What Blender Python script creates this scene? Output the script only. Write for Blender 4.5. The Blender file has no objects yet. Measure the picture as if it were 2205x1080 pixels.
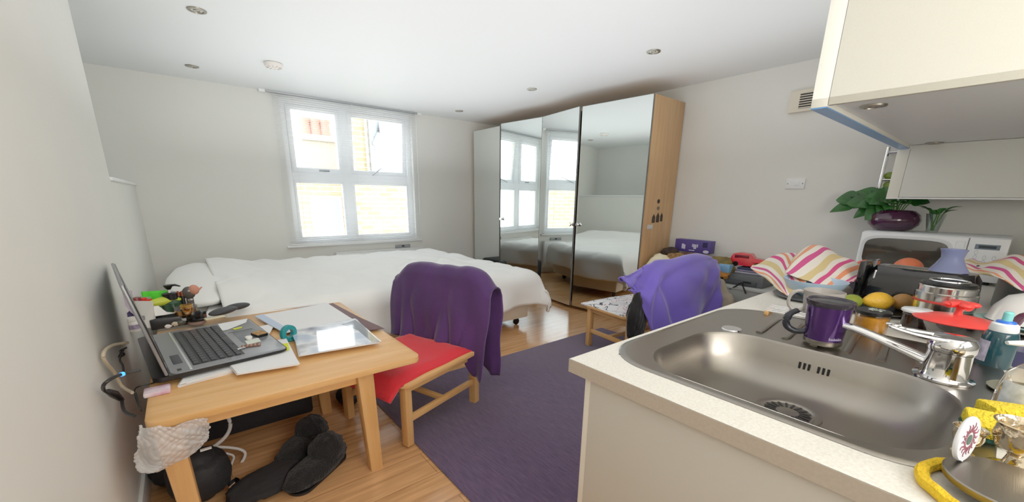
# Bed-sit with a sink worktop at the right: built in metres, Z up.
# X runs from the left wall to the right wall, Y runs towards the window wall.
import bpy, bmesh, math, random
from mathutils import Vector, Matrix, noise
PI = math.pi
rnd = random.Random(7)
COL = bpy.context.scene.collection
scene = bpy.context.scene

# ------------------------------------------------------------------ camera
# calibrated from the room's three vanishing points (wide lens, shifted)
FPX, PPX, PPY = 860.637, 1100.648, 659.606
RX = Vector((0.7794, -0.1532, 0.6077))   # world axes in (right, down, forward) camera terms
RY = Vector((-0.6268, -0.2110, 0.7502))
def _cal():
    vs = ((2202.324, 443.059), (380.661, 417.181), (1055.333, 3849.559))
    out = []
    for i, (x, y) in enumerate(vs):
        d = Vector((x-PPX, y-PPY, FPX)).normalized()
        out.append(-d if i == 2 else d)
    return out
RX, RY, RZ = _cal()
CAM = Vector((0, 0, 1.3))
cd = bpy.data.cameras.new('camera')
cam = bpy.data.objects.new('camera', cd)
COL.objects.link(cam)
m3 = Matrix(((RX.x, -RX.y, -RX.z), (RY.x, -RY.y, -RY.z), (RZ.x, -RZ.y, -RZ.z)))
q = m3.to_quaternion()
cam.matrix_world = Matrix.Translation(CAM) @ q.to_matrix().to_4x4()
cd.sensor_fit = 'HORIZONTAL'
cd.sensor_width = 36
cd.lens = FPX/2205*36
cd.shift_x = (1102.5-PPX)/2205
cd.shift_y = (PPY-540)/2205
cd.clip_start = 0.02
scene.camera = cam
def _ray(px, py):
    d = Vector((px-PPX, py-PPY, FPX))
    return Vector((RX.dot(d), RY.dot(d), RZ.dot(d)))
def on_z(px, py, z):          # where the sight line meets a surface at height z / a plane x / a plane y
    r = _ray(px, py); return CAM + r*((z-CAM.z)/r.z)
def on_x(px, py, x):
    r = _ray(px, py); return CAM + r*((x-CAM.x)/r.x)
def on_y(px, py, y):
    r = _ray(px, py); return CAM + r*((y-CAM.y)/r.y)

# ------------------------------------------------------------------ helpers
def lin(h):
    h = h.lstrip('#')
    c = [int(h[i:i+2], 16)/255 for i in (0, 2, 4)]
    return [((v/12.92) if v <= .04045 else ((v+.055)/1.055)**2.4) for v in c] + [1]
MATS = {}
def mat(name, col, rough=.5, metal=0, var=0, vscale=8, stretch=(1, 1, 1), bump=0, bscale=60, coat=0, trans=0, ior=1.45, sheen=0, alpha=1, col2=None, emit=0):
    if name in MATS: return MATS[name]
    m = bpy.data.materials.new(name); m.use_nodes = True
    nt = m.node_tree; b = nt.nodes['Principled BSDF']
    c = lin(col)
    b.inputs['Base Color'].default_value = c
    b.inputs['Roughness'].default_value = rough
    b.inputs['Metallic'].default_value = metal
    b.inputs['Coat Weight'].default_value = coat
    b.inputs['Transmission Weight'].default_value = trans
    b.inputs['IOR'].default_value = ior
    b.inputs['Alpha'].default_value = alpha
    if sheen:
        b.inputs['Sheen Weight'].default_value = sheen
        b.inputs['Sheen Roughness'].default_value = .4
    if emit:
        b.inputs['Emission Color'].default_value = c
        b.inputs['Emission Strength'].default_value = emit
    if var or bump:
        tc = nt.nodes.new('ShaderNodeTexCoord'); mp = nt.nodes.new('ShaderNodeMapping')
        mp.inputs['Scale'].default_value = stretch
        nt.links.new(tc.outputs['Object'], mp.inputs['Vector'])
    if var:
        n = nt.nodes.new('ShaderNodeTexNoise'); n.inputs['Scale'].default_value = vscale; n.inputs['Detail'].default_value = 5
        nt.links.new(mp.outputs[0], n.inputs['Vector'])
        r = nt.nodes.new('ShaderNodeValToRGB')
        r.color_ramp.elements[0].position = .3; r.color_ramp.elements[1].position = .7
        c2 = lin(col2) if col2 else [min(1, v*(1-var)) for v in c[:3]] + [1]
        r.color_ramp.elements[0].color = c2; r.color_ramp.elements[1].color = c
        nt.links.new(n.outputs['Fac'], r.inputs['Fac']); nt.links.new(r.outputs['Color'], b.inputs['Base Color'])
    if bump:
        n2 = nt.nodes.new('ShaderNodeTexNoise'); n2.inputs['Scale'].default_value = bscale; n2.inputs['Detail'].default_value = 3
        nt.links.new(mp.outputs[0], n2.inputs['Vector'])
        bp = nt.nodes.new('ShaderNodeBump'); bp.inputs['Strength'].default_value = bump; bp.inputs['Distance'].default_value = .01
        nt.links.new(n2.outputs['Fac'], bp.inputs['Height']); nt.links.new(bp.outputs[0], b.inputs['Normal'])
    MATS[name] = m
    return m
def clear_mat(name, tint='#ffffff', gloss=.12, rough=.03):
    """thin clear material: mostly see-through with a surface gleam"""
    if name in MATS: return MATS[name]
    m = bpy.data.materials.new(name); m.use_nodes = True
    nt = m.node_tree; nt.nodes.clear()
    o = nt.nodes.new('ShaderNodeOutputMaterial'); t = nt.nodes.new('ShaderNodeBsdfTransparent'); g = nt.nodes.new('ShaderNodeBsdfGlossy')
    lw = nt.nodes.new('ShaderNodeLayerWeight'); lw.inputs['Blend'].default_value = gloss
    t.inputs['Color'].default_value = lin(tint); g.inputs['Roughness'].default_value = rough
    mx = nt.nodes.new('ShaderNodeMixShader')
    nt.links.new(lw.outputs['Facing'], mx.inputs['Fac']); nt.links.new(t.outputs[0], mx.inputs[1]); nt.links.new(g.outputs[0], mx.inputs[2])
    nt.links.new(mx.outputs[0], o.inputs['Surface'])
    MATS[name] = m
    return m

class MB:
    """collects shapes; build() links them as ONE mesh object"""
    def __init__(s): s.bm = bmesh.new()
    def _add(s, tmp, M=None):
        if M is not None: bmesh.ops.transform(tmp, matrix=M, verts=tmp.verts)
        me = bpy.data.meshes.new('t'); tmp.to_mesh(me); tmp.free()
        s.bm.from_mesh(me); bpy.data.meshes.remove(me); return s
    def box(s, lo, hi, bev=0, M=None, seg=2):
        t = bmesh.new(); bmesh.ops.create_cube(t, size=1)
        lo = Vector(lo); hi = Vector(hi); c = (lo+hi)/2; d = hi-lo
        for v in t.verts: v.co = Vector((v.co.x*d.x, v.co.y*d.y, v.co.z*d.z)) + c
        if bev: bmesh.ops.bevel(t, geom=t.edges[:], offset=min(bev, .49*min(abs(d.x), abs(d.y), abs(d.z))), segments=seg, affect='EDGES', profile=.5)
        return s._add(t, M)
    def lathe(s, prof, n=28, M=None, cap=True, sy=1):
        t = bmesh.new(); rings = []
        for r, z in prof:
            rings.append([t.verts.new((max(r, 1e-4)*math.cos(2*PI*k/n), sy*max(r, 1e-4)*math.sin(2*PI*k/n), z)) for k in range(n)])
        for a, b in zip(rings, rings[1:]):
            for k in range(n): t.faces.new((a[k], a[(k+1) % n], b[(k+1) % n], b[k]))
        if cap:
            if prof[0][0] > 1e-3: t.faces.new(rings[0][::-1])
            if prof[-1][0] > 1e-3: t.faces.new(rings[-1])
        return s._add(t, M)
    def tube(s, pts, r, n=8, M=None, flat=1):
        t = bmesh.new(); pts = [Vector(p) for p in pts]; rs = r if isinstance(r, (list, tuple)) else [r]*len(pts)
        rings = []; up = Vector((0, 0, 1))
        for i, p in enumerate(pts):
            d = (pts[min(i+1, len(pts)-1)] - pts[max(i-1, 0)]).normalized()
            u = d.cross(up)
            if u.length < .05: u = d.cross(Vector((1, 0, 0)))
            u.normalize(); v = u.cross(d)
            rings.append([t.verts.new(p + (u*math.cos(2*PI*k/n) + v*flat*math.sin(2*PI*k/n))*rs[i]) for k in range(n)])
        for a, b in zip(rings, rings[1:]):
            for k in range(n): t.faces.new((a[k], a[(k+1) % n], b[(k+1) % n], b[k]))
        t.faces.new(rings[0][::-1]); t.faces.new(rings[-1])
        bmesh.ops.recalc_face_normals(t, faces=t.faces)
        return s._add(t, M)
    def loft(s, rings, cap0=True, cap1=True, M=None):
        t = bmesh.new(); R = [[t.verts.new(p) for p in ring] for ring in rings]; n = len(rings[0])
        for a, b in zip(R, R[1:]):
            for k in range(n): t.faces.new((a[k], a[(k+1) % n], b[(k+1) % n], b[k]))
        if cap0: t.faces.new(R[0][::-1])
        if cap1: t.faces.new(R[-1])
        bmesh.ops.recalc_face_normals(t, faces=t.faces)
        return s._add(t, M)
    def grid(s, f, nu, nv, M=None, thick=0):
        t = bmesh.new()
        V = [[t.verts.new(f(i/nu, j/nv)) for j in range(nv+1)] for i in range(nu+1)]
        for i in range(nu):
            for j in range(nv): t.faces.new((V[i][j], V[i+1][j], V[i+1][j+1], V[i][j+1]))
        if thick:      # second skin offset along the normals, joined by a rim
            t.normal_update(); W_ = [[t.verts.new(v.co - v.normal*thick) for v in row] for row in V]
            for i in range(nu):
                for j in range(nv): t.faces.new((W_[i][j], W_[i][j+1], W_[i+1][j+1], W_[i+1][j]))
            rim = [(i, 0) for i in range(nu)] + [(nu, j) for j in range(nv)] + [(i, nv) for i in range(nu, 0, -1)] + [(0, j) for j in range(nv, 0, -1)]
            for k in range(len(rim)):
                (i, j), (i2, j2) = rim[k], rim[(k+1) % len(rim)]
                t.faces.new((V[i][j], W_[i][j], W_[i2][j2], V[i2][j2]))
            bmesh.ops.recalc_face_normals(t, faces=t.faces)
        return s._add(t, M)
    def frame(s, x0, x1, z0, z1, w, y0, y1, M=None):
        """mitred rectangular frame in the x-z plane"""
        t = bmesh.new()
        def ring(d, y): return [t.verts.new((x0+d, y, z0+d)), t.verts.new((x1-d, y, z0+d)), t.verts.new((x1-d, y, z1-d)), t.verts.new((x0+d, y, z1-d))]
        R = [ring(0, y0), ring(w, y0), ring(w, y1), ring(0, y1)]
        for a, b in zip(R, R[1:]+R[:1]):
            for k in range(4): t.faces.new((a[k], a[(k+1) % 4], b[(k+1) % 4], b[k]))
        bmesh.ops.recalc_face_normals(t, faces=t.faces)
        bmesh.ops.bevel(t, geom=t.edges[:], offset=min(.005, w*.15), segments=1, affect='EDGES')
        return s._add(t, M)
    def prism(s, poly, z0, z1, M=None, bev=0):
        t = bmesh.new()
        a = [t.verts.new((p[0], p[1], z0)) for p in poly]; b = [t.verts.new((p[0], p[1], z1)) for p in poly]; n = len(poly)
        for k in range(n): t.faces.new((a[k], a[(k+1) % n], b[(k+1) % n], b[k]))
        t.faces.new(a[::-1]); t.faces.new(b)
        bmesh.ops.recalc_face_normals(t, faces=t.faces)
        if bev:
            es = [e for e in t.edges if abs(e.verts[0].co.z-e.verts[1].co.z) < 1e-6]
            bmesh.ops.bevel(t, geom=es, offset=bev, segments=2, affect='EDGES', profile=.5)
        return s._add(t, M)
    def ball(s, c, r, M=None, u=24, v=14, f=None):
        t = bmesh.new(); bmesh.ops.create_uvsphere(t, u_segments=u, v_segments=v, radius=1)
        r = Vector(r) if isinstance(r, (list, tuple)) else Vector((r, r, r))
        for w in t.verts:
            k = f(w.co) if f else 1
            w.co = Vector((w.co.x*r.x*k, w.co.y*r.y*k, w.co.z*r.z*k)) + Vector(c)
        return s._add(t, M)
    def build(s, name, m, parent=None, loc=None, smooth=True, angle=38, label=None):
        me = bpy.data.meshes.new(name); bmesh.ops.remove_doubles(s.bm, verts=s.bm.verts, dist=1e-6); s.bm.to_mesh(me); s.bm.free()
        for mm in (m if isinstance(m, (list, tuple)) else [m]): me.materials.append(mm)
        if smooth:
            for p in me.polygons: p.use_smooth = True
            me.set_sharp_from_angle(angle=math.radians(angle))
        o = bpy.data.objects.new(name, me); COL.objects.link(o)
        if parent is not None: o.parent = parent
        if loc is not None: o.location = loc
        if label: o['label'] = label
        return o

def thing(name, label, cat, loc=(0, 0, 0), rotz=0, group=None):
    o = bpy.data.objects.new(name, None); COL.objects.link(o)
    o.empty_display_size = .05; o.location = loc; o.rotation_euler = (0, 0, rotz)
    o['label'] = label; o['category'] = cat
    if group: o['group'] = group
    return o
def tag(o, label, cat, group=None, kind=None):
    o['label'] = label; o['category'] = cat
    if group: o['group'] = group
    if kind: o['kind'] = kind
    return o
def attach(child, parent):
    bpy.context.view_layer.update()
    child.parent = parent; child.matrix_parent_inverse = parent.matrix_world.inverted()
    for k in ('label', 'category', 'group'):
        if k in child: del child[k]
def struct(o): o['kind'] = 'structure'; return o
def dup(root, loc, label, rotz=None):
    r = root.copy(); COL.objects.link(r); r.location = loc; r['label'] = label
    if rotz is not None: r.rotation_euler = (0, 0, rotz)
    for ch in list(root.children):
        c = ch.copy(); COL.objects.link(c); c.parent = r
        for g in ch.children:
            d = g.copy(); COL.objects.link(d); d.parent = c
    return r
def rrect(x0, x1, y0, y1, r, z, n=8):
    """rounded rectangle ring, counter-clockwise"""
    out = []
    for cx, cy, a0 in ((x1-r, y1-r, 0), (x0+r, y1-r, PI/2), (x0+r, y0+r, PI), (x1-r, y0+r, 1.5*PI)):
        for k in range(n+1):
            a = a0 + PI/2*k/n; out.append(Vector((cx+r*math.cos(a), cy+r*math.sin(a), z)))
    return out
def nz(x, y, z=0, s=1): return noise.noise(Vector((x*s, y*s, z*s)))
def smooth01(t): t = max(0, min(1, t)); return t*t*(3-2*t)
def arc(p0, p1, p2, n=10):
    """quadratic curve through three control points"""
    p0, p1, p2 = Vector(p0), Vector(p1), Vector(p2)
    return [p0*(1-t)**2 + p1*2*t*(1-t) + p2*t*t for t in [k/n for k in range(n+1)]]
def spline(pts, n=8):
    pts = [Vector(p) for p in pts]; out = []
    P = [pts[0]] + pts + [pts[-1]]
    for i in range(1, len(P)-2):
        a, b, c, d = P[i-1:i+3]
        for k in range(n):
            t = k/n
            out.append(.5*((2*b) + (c-a)*t + (2*a-5*b+4*c-d)*t*t + (3*b-a-3*c+d)*t**3))
    out.append(pts[-1]); return out
def cr(p, t):
    """point at t in 0..1 on a smooth curve through the points p"""
    n = len(p)-1; x = min(max(t, 0), 1)*n; i = min(int(x), n-1); t = x-i
    a, b, c, d = p[max(i-1, 0)], p[i], p[i+1], p[min(i+2, n)]
    return .5*((2*b) + (c-a)*t + (2*a-5*b+4*c-d)*t*t + (3*b-a-3*c+d)*t**3)
def sheet(cols, amp=0, sc=4):
    """smooth cloth surface through columns of points"""
    def f(u, v):
        p = cr([cr(c, v) for c in cols], u)
        if amp: p = p + Vector((nz(u*sc, v*sc, 1), nz(u*sc, v*sc, 5), nz(u*sc, v*sc, 9)))*amp
        return p
    return f
def RZm(a, loc=(0, 0, 0)): return Matrix.Translation(loc) @ Matrix.Rotation(a, 4, 'Z')

# ------------------------------------------------------------------ materials of the room
M_wall = mat('white_paint', '#e6e6e0', .6, var=.03, vscale=2)
M_ceil = mat('ceiling_paint', '#e9ecec', .6)
M_upvc = mat('white_plastic', '#f2f4f6', .25)
M_white = mat('white_enamel', '#eef0f0', .3)
M_dark = mat('dark_plastic', '#17181a', .4)
M_black = mat('black_plastic', '#0d0d0f', .3)
M_steel = mat('brushed_steel', '#958f87', .3, 1, bump=.04, bscale=20, stretch=(1, 30, 1))
M_chrome = mat('chrome', '#e8e8ea', .06, 1)
M_alu = mat('grey_metal', '#8d9092', .4, .8)
M_clear = clear_mat('clear_glass')
def wood(name, c1, c2, rough=.4, axis=0, scale=3):
    st = [12, 12, 12]; st[axis] = 1
    return mat(name, c1, rough, var=.3, vscale=scale, stretch=st, col2=c2, bump=.03, bscale=scale*2)
M_birch = wood('birch_veneer', '#d5ac7b', '#c29566', .4, 2, 1.6)
M_pineX = wood('rubberwood_along', '#e3b176', '#d49b58', .35, 0, 2.2)
M_pineY = wood('rubberwood_across', '#e1b076', '#d29a5a', .38, 1, 2.2)
M_pineZ = wood('rubberwood_upright', '#dcab70', '#cd9658', .4, 2, 2.2)

def floor_material():
    m = bpy.data.materials.new('beech_laminate'); m.use_nodes = True
    nt = m.node_tree; b = nt.nodes['Principled BSDF']; N = nt.nodes.new; L = nt.links.new
    tc = N('ShaderNodeTexCoord')
    br = N('ShaderNodeTexBrick'); br.offset = .37; br.inputs['Scale'].default_value = 1
    br.inputs['Brick Width'].default_value = 1.25; br.inputs['Row Height'].default_value = .19; br.inputs['Mortar Size'].default_value = .0022
    br.inputs['Color1'].default_value = lin('#dba674'); br.inputs['Color2'].default_value = lin('#cf9763'); br.inputs['Mortar'].default_value = lin('#a87a50')
    L(tc.outputs['Object'], br.inputs['Vector'])
    mp = N('ShaderNodeMapping'); mp.inputs['Scale'].default_value = (1.2, 16, 1); L(tc.outputs['Object'], mp.inputs['Vector'])
    n = N('ShaderNodeTexNoise'); n.inputs['Scale'].default_value = 2.2; n.inputs['Detail'].default_value = 6; L(mp.outputs[0], n.inputs['Vector'])
    r = N('ShaderNodeValToRGB'); r.color_ramp.elements[0].position = .35; r.color_ramp.elements[0].color = (.72, .68, .62, 1); r.color_ramp.elements[1].position = .65; r.color_ramp.elements[1].color = (1.05, 1.03, 1, 1)
    L(n.outputs['Fac'], r.inputs['Fac'])
    mx = N('ShaderNodeMix'); mx.data_type = 'RGBA'; mx.blend_type = 'MULTIPLY'; mx.inputs['Factor'].default_value = 1
    L(br.outputs['Color'], mx.inputs['A']); L(r.outputs['Color'], mx.inputs['B']); L(mx.outputs['Result'], b.inputs['Base Color'])
    b.inputs['Roughness'].default_value = .16
    b.inputs['IOR'].default_value = 1.6
    return m
def brick_material(name, c1, c2, mortar):
    m = bpy.data.materials.new(name); m.use_nodes = True
    nt = m.node_tree; b = nt.nodes['Principled BSDF']; N = nt.nodes.new; L = nt.links.new
    tc = N('ShaderNodeTexCoord'); mp = N('ShaderNodeMapping'); mp.inputs['Rotation'].default_value = (PI/2, 0, 0)
    br = N('ShaderNodeTexBrick'); br.inputs['Scale'].default_value = 1
    br.inputs['Brick Width'].default_value = .3; br.inputs['Row Height'].default_value = .1; br.inputs['Mortar Size'].default_value = .012
    br.inputs['Color1'].default_value = lin(c1); br.inputs['Color2'].default_value = lin(c2); br.inputs['Mortar'].default_value = lin(mortar)
    L(tc.outputs['Object'], mp.inputs['Vector']); L(mp.outputs[0], br.inputs['Vector']); L(br.outputs['Color'], b.inputs['Base Color'])
    b.inputs['Roughness'].default_value = .9
    return m
M_floor = floor_material()

# ------------------------------------------------------------------ the setting
XL, XR, YB, ZC = -.311, 4.22, 5.6, 2.432     # left wall, right wall, window wall, ceiling
YF = -1.6                                    # the room goes on behind the camera
XN = -1.0                                    # recess above the half-height wall
struct(MB().box((XN-.1, YF, -.1), (XR+.1, YB+.3, 0)).build('floor', M_floor, smooth=False))
struct(MB().box((XN-.1, YF, ZC), (XR+.1, YB+.3, ZC+.1)).build('ceiling', M_ceil, smooth=False))
struct(MB().box((XR, YF, 0), (XR+.1, YB+.3, ZC)).build('wall_right', M_wall, smooth=False))
wl = MB()
wl.box((XL-.09, YF, 0), (XL, 3.61, ZC))
wl.box((XL-.09, 3.61, 0), (XL, YB, 1.375))
wl.box((XN-.1, 3.52, 1.0), (XN, YB, ZC)); wl.box((XN, 3.52, 1.0), (XL-.09, 3.6, ZC)); wl.box((XN, 3.6, 1.2), (XL-.08, YB, 1.37))
struct(wl.build('wall_left', M_wall, smooth=False))
struct(MB().box((XN, 3.61, 1.375), (XL+.014, YB, 1.398), .004).build('trim_1', M_white))
struct(MB().box((XL, YF, 0), (XL+.016, YB, .11), .005).build('baseboard_left', M_white))
# window wall with its opening
WX0, WX1, WZ0, WZ1 = 1.07, 2.70, .70, 2.40
wb = MB()
wb.box((XN-.1, YB, 0), (WX0, YB+.25, ZC)); wb.box((WX1, YB, 0), (XR+.1, YB+.25, ZC))
wb.box((WX0, YB, 0), (WX1, YB+.25, WZ0)); wb.box((WX0, YB, WZ1), (WX1, YB+.25, ZC))
struct(wb.build('wall_back', M_wall, smooth=False))
struct(MB().box((XL, YB-.016, 0), (XR, YB, .11), .005).build('baseboard_back', M_white))

win = thing('window_1', '', '', (0, YB+.06, 0)); struct(win)
del win['label']; del win['category']
T = .065
XM, ZM = 1.79, 1.53
fr = MB()
fr.frame(WX0, WX1, WZ0, WZ1, T, 0, .07)
fr.box((XM-.05, .002, WZ0+T), (XM+.05, .068, WZ1-T)); fr.box((WX0+T, .004, ZM-.05), (WX1-T, .066, ZM+.05))
fr.build('window_frame', M_upvc, win)
def sash(x0, x1, z0, z1, open_=0):
    w = .055
    piv = Matrix.Translation((0, .0, z1)) @ Matrix.Rotation(open_, 4, 'X') @ Matrix.Translation((0, 0, -z1))
    s = MB().frame(x0, x1, z0, z1, w, -.02, .05, piv)
    so = s.build('window_sash', M_upvc, win)
    MB().box((x0+w, .012, z0+w), (x1-w, .018, z1-w), 0, piv).build('window_pane', M_clear, so)
    return so
sash(WX0+T, XM-.05, ZM+.05, WZ1-T); s2 = sash(XM+.05, WX1-T, ZM+.05, WZ1-T, .10)
for x0, x1 in ((WX0+T, XM-.05), (XM+.05, WX1-T)):
    z0, z1, w = WZ0+T, ZM-.05, .03
    s = MB().frame(x0, x1, z0, z1, w, -.004, .05)
    so = s.build('window_bead', M_upvc, win)
    MB().box((x0+w, .02, z0+w), (x1-w, .026, z1-w)).build('window_pane', M_clear, so)
MB().box((1.44, -.035, ZM+.065), (1.56, -.018, ZM+.085), .004).build('window_handle', M_alu, win)
MB().tube([(2.12, -.02, ZM+.055), (2.30, .12, ZM+.16)], .007, 6).build('stay_arm', M_alu, win)
struct(MB().box((WX0-.11, YB-.05, WZ0-.025), (WX1+.07, YB+.07, WZ0), .006).build('trim_2', M_white))

# ------------------------------------------------------------------ outside the window
M_brick = brick_material('pale_brick', '#a8967a', '#9c8767', '#b3a893')
M_brick2 = brick_material('yellow_brick', '#b0a078', '#a69062', '#b6ad98')
M_render = mat('pale_render', '#b3aca0', .9)
yo = 9.5
a = on_y(600, 372, yo); b_ = on_y(940, 372, yo)
p_split = on_y(762, 300, 8.9).x - .05
h1 = thing('brick_house', 'pale brick house seen low through the window', 'house', (0, yo, 0))
MB().box((-2, 0, -3), (p_split, .4, 1.62)).build('house_wall', M_brick, h1, smooth=False)
MB().box((-2, -.06, 1.62), (p_split, .5, 1.70), .01).build('coping', M_render, h1)
for px, py in ((655, 430), (800, 425)):
    p = on_y(px, py, yo)
    w = MB().box((p.x+.1, -.03, .45), (p.x+.75, .02, 1.3)).build('window_frame', mat('far_frame', '#b5b8ba', .5), h1)
    MB().box((p.x+.16, -.04, .5), (p.x+.69, -.02, 1.25)).build('window_glass', mat('far_glass', '#8a979f', .2), w)
ch = thing('chimney_stack', 'pale rendered chimney stack with red pots outside the left pane', 'chimney', (0, yo+1.2, 0))
p = on_y(650, 300, yo+1.2); p2 = on_y(722, 300, yo+1.2)
MB().box((p.x, 0, 1.0), (p2.x, .5, p.z), .01).build('stack', M_render, ch)
MB().box((p.x-.08, -.08, p.z), (p2.x+.08, .58, p.z+.12), .01).build('cap', M_render, ch)
for k in range(3):
    x = p.x + (p2.x-p.x)*(.2+.3*k)
    MB().lathe([(.14, 0), (.13, .05), (.11, .3), (.13, .33), (.13, .38)], 16, Matrix.Translation((x, .25, p.z+.12))).build('chimney_pot', mat('red_clay', '#b98a7c', .9), ch)
h2 = thing('tall_house', 'yellow brick house with drainpipes outside the right pane', 'house', (0, yo-.6, 0))
p = on_y(762, 300, yo-.6)
MB().box((p.x, 0, -3), (12, .4, 5)).build('house_wall', M_brick2, h2, smooth=False)
for px in (786, 794):
    q_ = on_y(px, 300, yo-.6)
    MB().tube([(q_.x, -.08, 1.5), (q_.x, -.08, 4.6)], .028, 8).build('drainpipe', mat('grey_pipe', '#8b8f92', .5), h2)
q_ = on_y(800, 285, yo-.6)
MB().tube([(q_.x-.02, -.08, q_.z-.25), (q_.x+.12, -.08, q_.z), (q_.x+.12, -.08, q_.z+.5)], .03, 8).build('drainpipe', MATS['grey_pipe'], h2)
q_ = on_y(832, 330, yo-.6)
M_far = mat('far_frame', '#b5b8ba', .5)
w = MB().box((q_.x-.35, -.03, q_.z-.6), (q_.x+.35, .02, q_.z+.7)).build('window_frame', M_far, h2)
MB().box((q_.x-.27, -.04, q_.z-.5), (q_.x+.27, -.02, q_.z+.6)).build('window_glass', MATS['far_glass'], w)

# ------------------------------------------------------------------ blind
bl = thing('venetian_blind', 'white venetian blind with open slats over the window', 'blind', (0, YB-.045, 0))
BX0, BX1, BZ0, BZ1 = 1.0, 2.74, .715, 2.42
MB().box((.935, -.02, BZ1-.008), (2.79, .02, BZ1+.03), .003).build('headrail', mat('blind_rail', '#a9adb0', .4, .3), bl)
for x in (.905, 2.80): MB().box((x-.03, -.025, BZ1-.015), (x+.03, .035, BZ1+.035), .004).build('rail_bracket', M_white, bl)
sl = MB(); k = 0; z = BZ0+.02
while z < BZ1-.02:
    sl.box((BX0, -.011, z), (BX1, .011, z+.0012)); z += .0225
sl.build('slats', mat('blind_slat', '#f3f6f8', .5), bl, smooth=False)
MB().box((BX0, -.012, BZ0-.01), (BX1, .012, BZ0+.008), .003).build('bottom_rail', M_white, bl)
for x in (1.18, 1.88, 2.56): MB().tube([(x, -.012, BZ0), (x, -.012, BZ1)], .0016, 5).build('ladder_cord', M_white, bl)
MB().tube([(2.69, -.03, 1.32), (2.69, -.03, BZ1)], .004, 6).build('tilt_wand', M_clear, bl)
MB().tube([(2.735, -.03, 1.05), (2.735, -.03, BZ1)], .0025, 5).build('pull_cord', M_white, bl)

# small grey wall socket under the sill, radiator under the window
so = thing('wall_socket', 'grey double wall socket under the window sill', 'socket', (2.47, YB, .60))
MB().box((-.115, -.02, -.035), (.115, 0, .03), .004).build('plate', mat('grey_plate', '#8f9394', .4), so)
MB().box((-.02, -.026, .0), (.02, -.019, .02), .002).build('switch', M_dark, so)
ra = thing('radiator', 'white panel radiator between the bed and the window sill', 'radiator', (0, YB-.09, 0))
rb = MB().box((1.5, -.03, .12), (2.75, .03, .575), .01)
for k in range(24): rb.box((1.53+k*.05, -.036, .16), (1.555+k*.05, -.028, .54), .003)
rb.build('panel', M_white, ra)
MB().box((1.5, -.03, .575), (2.75, .04, .585), .003).build('top_grille', M_white, ra)
for x in (1.7, 2.55): MB().box((x-.02, .03, .2), (x+.02, .088, .24)).build('bracket', M_white, ra)
# ------------------------------------------------------------------ wardrobe
M_mirror = mat('mirror', '#e9f0ee', .012, 1)
M_doorback = mat('grey_door_edge', '#6d7072', .4, .3)
WX, WXB, WY0, WY1, WH = 3.665, 4.205, 2.393, 5.45, 2.275
wd = thing('wardrobe', 'tall birch wardrobe with four mirrored doors along the right wall', 'wardrobe', (WX, WY0, 0))
def wl_(x, y, z): return (x-WX, y-WY0, z)
MB().box(wl_(WX, WY0, 0), wl_(WXB, WY0+.02, WH), .001).build('end_panel', M_birch, wd, label='birch end panel')
MB().box(wl_(WX, WY1-.02, 0), wl_(WXB, WY1, WH), .001).build('end_panel', M_birch, wd, label='birch end panel')
MB().box(wl_(WX, WY0+.02, WH-.02), wl_(WXB, WY1-.02, WH)).build('top_panel', M_birch, wd)
MB().box(wl_(WXB-.012, WY0+.02, .06), wl_(WXB, WY1-.02, WH-.02)).build('back_panel', M_birch, wd)
MB().box(wl_(WX+.02, WY0+.02, 0), wl_(WXB-.012, WY1-.02, .06)).build('plinth', M_birch, wd)
for y in (3.235, 3.93, 4.78): MB().box(wl_(WX, y-.018, .06), wl_(WXB-.012, y+.018, WH-.02)).build('partition', M_birch, wd)
def door(hy, ey, ang, knob, label):
    """hinge at hy, free edge towards ey, swung out by ang; knob True at the free edge"""
    L_ = abs(ey-hy); s = 1 if ey > hy else -1
    M = Matrix.Translation(wl_(3.662, hy, 0)) @ Matrix.Rotation(s*ang, 4, 'Z')
    y0, y1 = (0.002, L_-.002) if s > 0 else (-L_+.002, -.002)
    d = MB().box((-.02, y0, .045), (-.001, y1, WH), .0015, M).build('door', M_doorback, wd, smooth=False)
    MB().box((-.0225, y0+.003, .048), (-.0203, y1-.003, WH-.003), 0, M).build('mirror', M_mirror, d, smooth=False)
    if knob:
        yk = s*(L_-.035)
        MB().lathe([(.008, 0), (.008, .012), (.02, .018), (.022, .03), (.016, .036)], 16, M @ Matrix.Translation((-.022, yk, 1.02)) @ Matrix.Rotation(-PI/2, 4, 'Y')).build('knob', M_chrome, d)
    return d
door(5.448, 4.785, 0, False, '')
door(3.93, 4.66, math.radians(7), True, '')
door(3.928, 3.22, math.radians(8.2), True, '')
door(2.395, 3.225, math.radians(5), True, '')
for i, (px, py, w, h) in enumerate(((1418, 433, .05, .045), (1417, 448, .05, .04), (1407, 470, .055, .09), (1416, 468, .055, .10), (1424, 467, .045, .09))):
    p = on_y(px, py, WY0)
    s = MB()
    if i < 2: s.ball((0, 0, 0), (w/2, .002, h/2), None, 16, 8)
    else: s.prism([(-w/2, -h/2), (w/2, -h/2), (w/2, h*.15), (0, h/2), (-w/2, h*.15)], -.001, .001, Matrix.Rotation(PI/2, 4, 'X'))
    lab = ['round black sticker topmost on the wardrobe end panel', 'grey smudged sticker under the round black sticker on the wardrobe', 'left of three house-shaped stickers on the wardrobe end', 'middle of three house-shaped stickers on the wardrobe end', 'right of three house-shaped stickers on the wardrobe end'][i]
    tag(s.build('sticker', mat(['sticker_ink', 'sticker_grey'][i == 1], ['#3a3226', '#7d6d58'][i == 1], .6, var=.5, vscale=60), None, (p.x, WY0-.002, p.z)), lab, 'sticker', 'stickers on the wardrobe end panel')
p = on_y(1399, 488, WY0)
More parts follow.
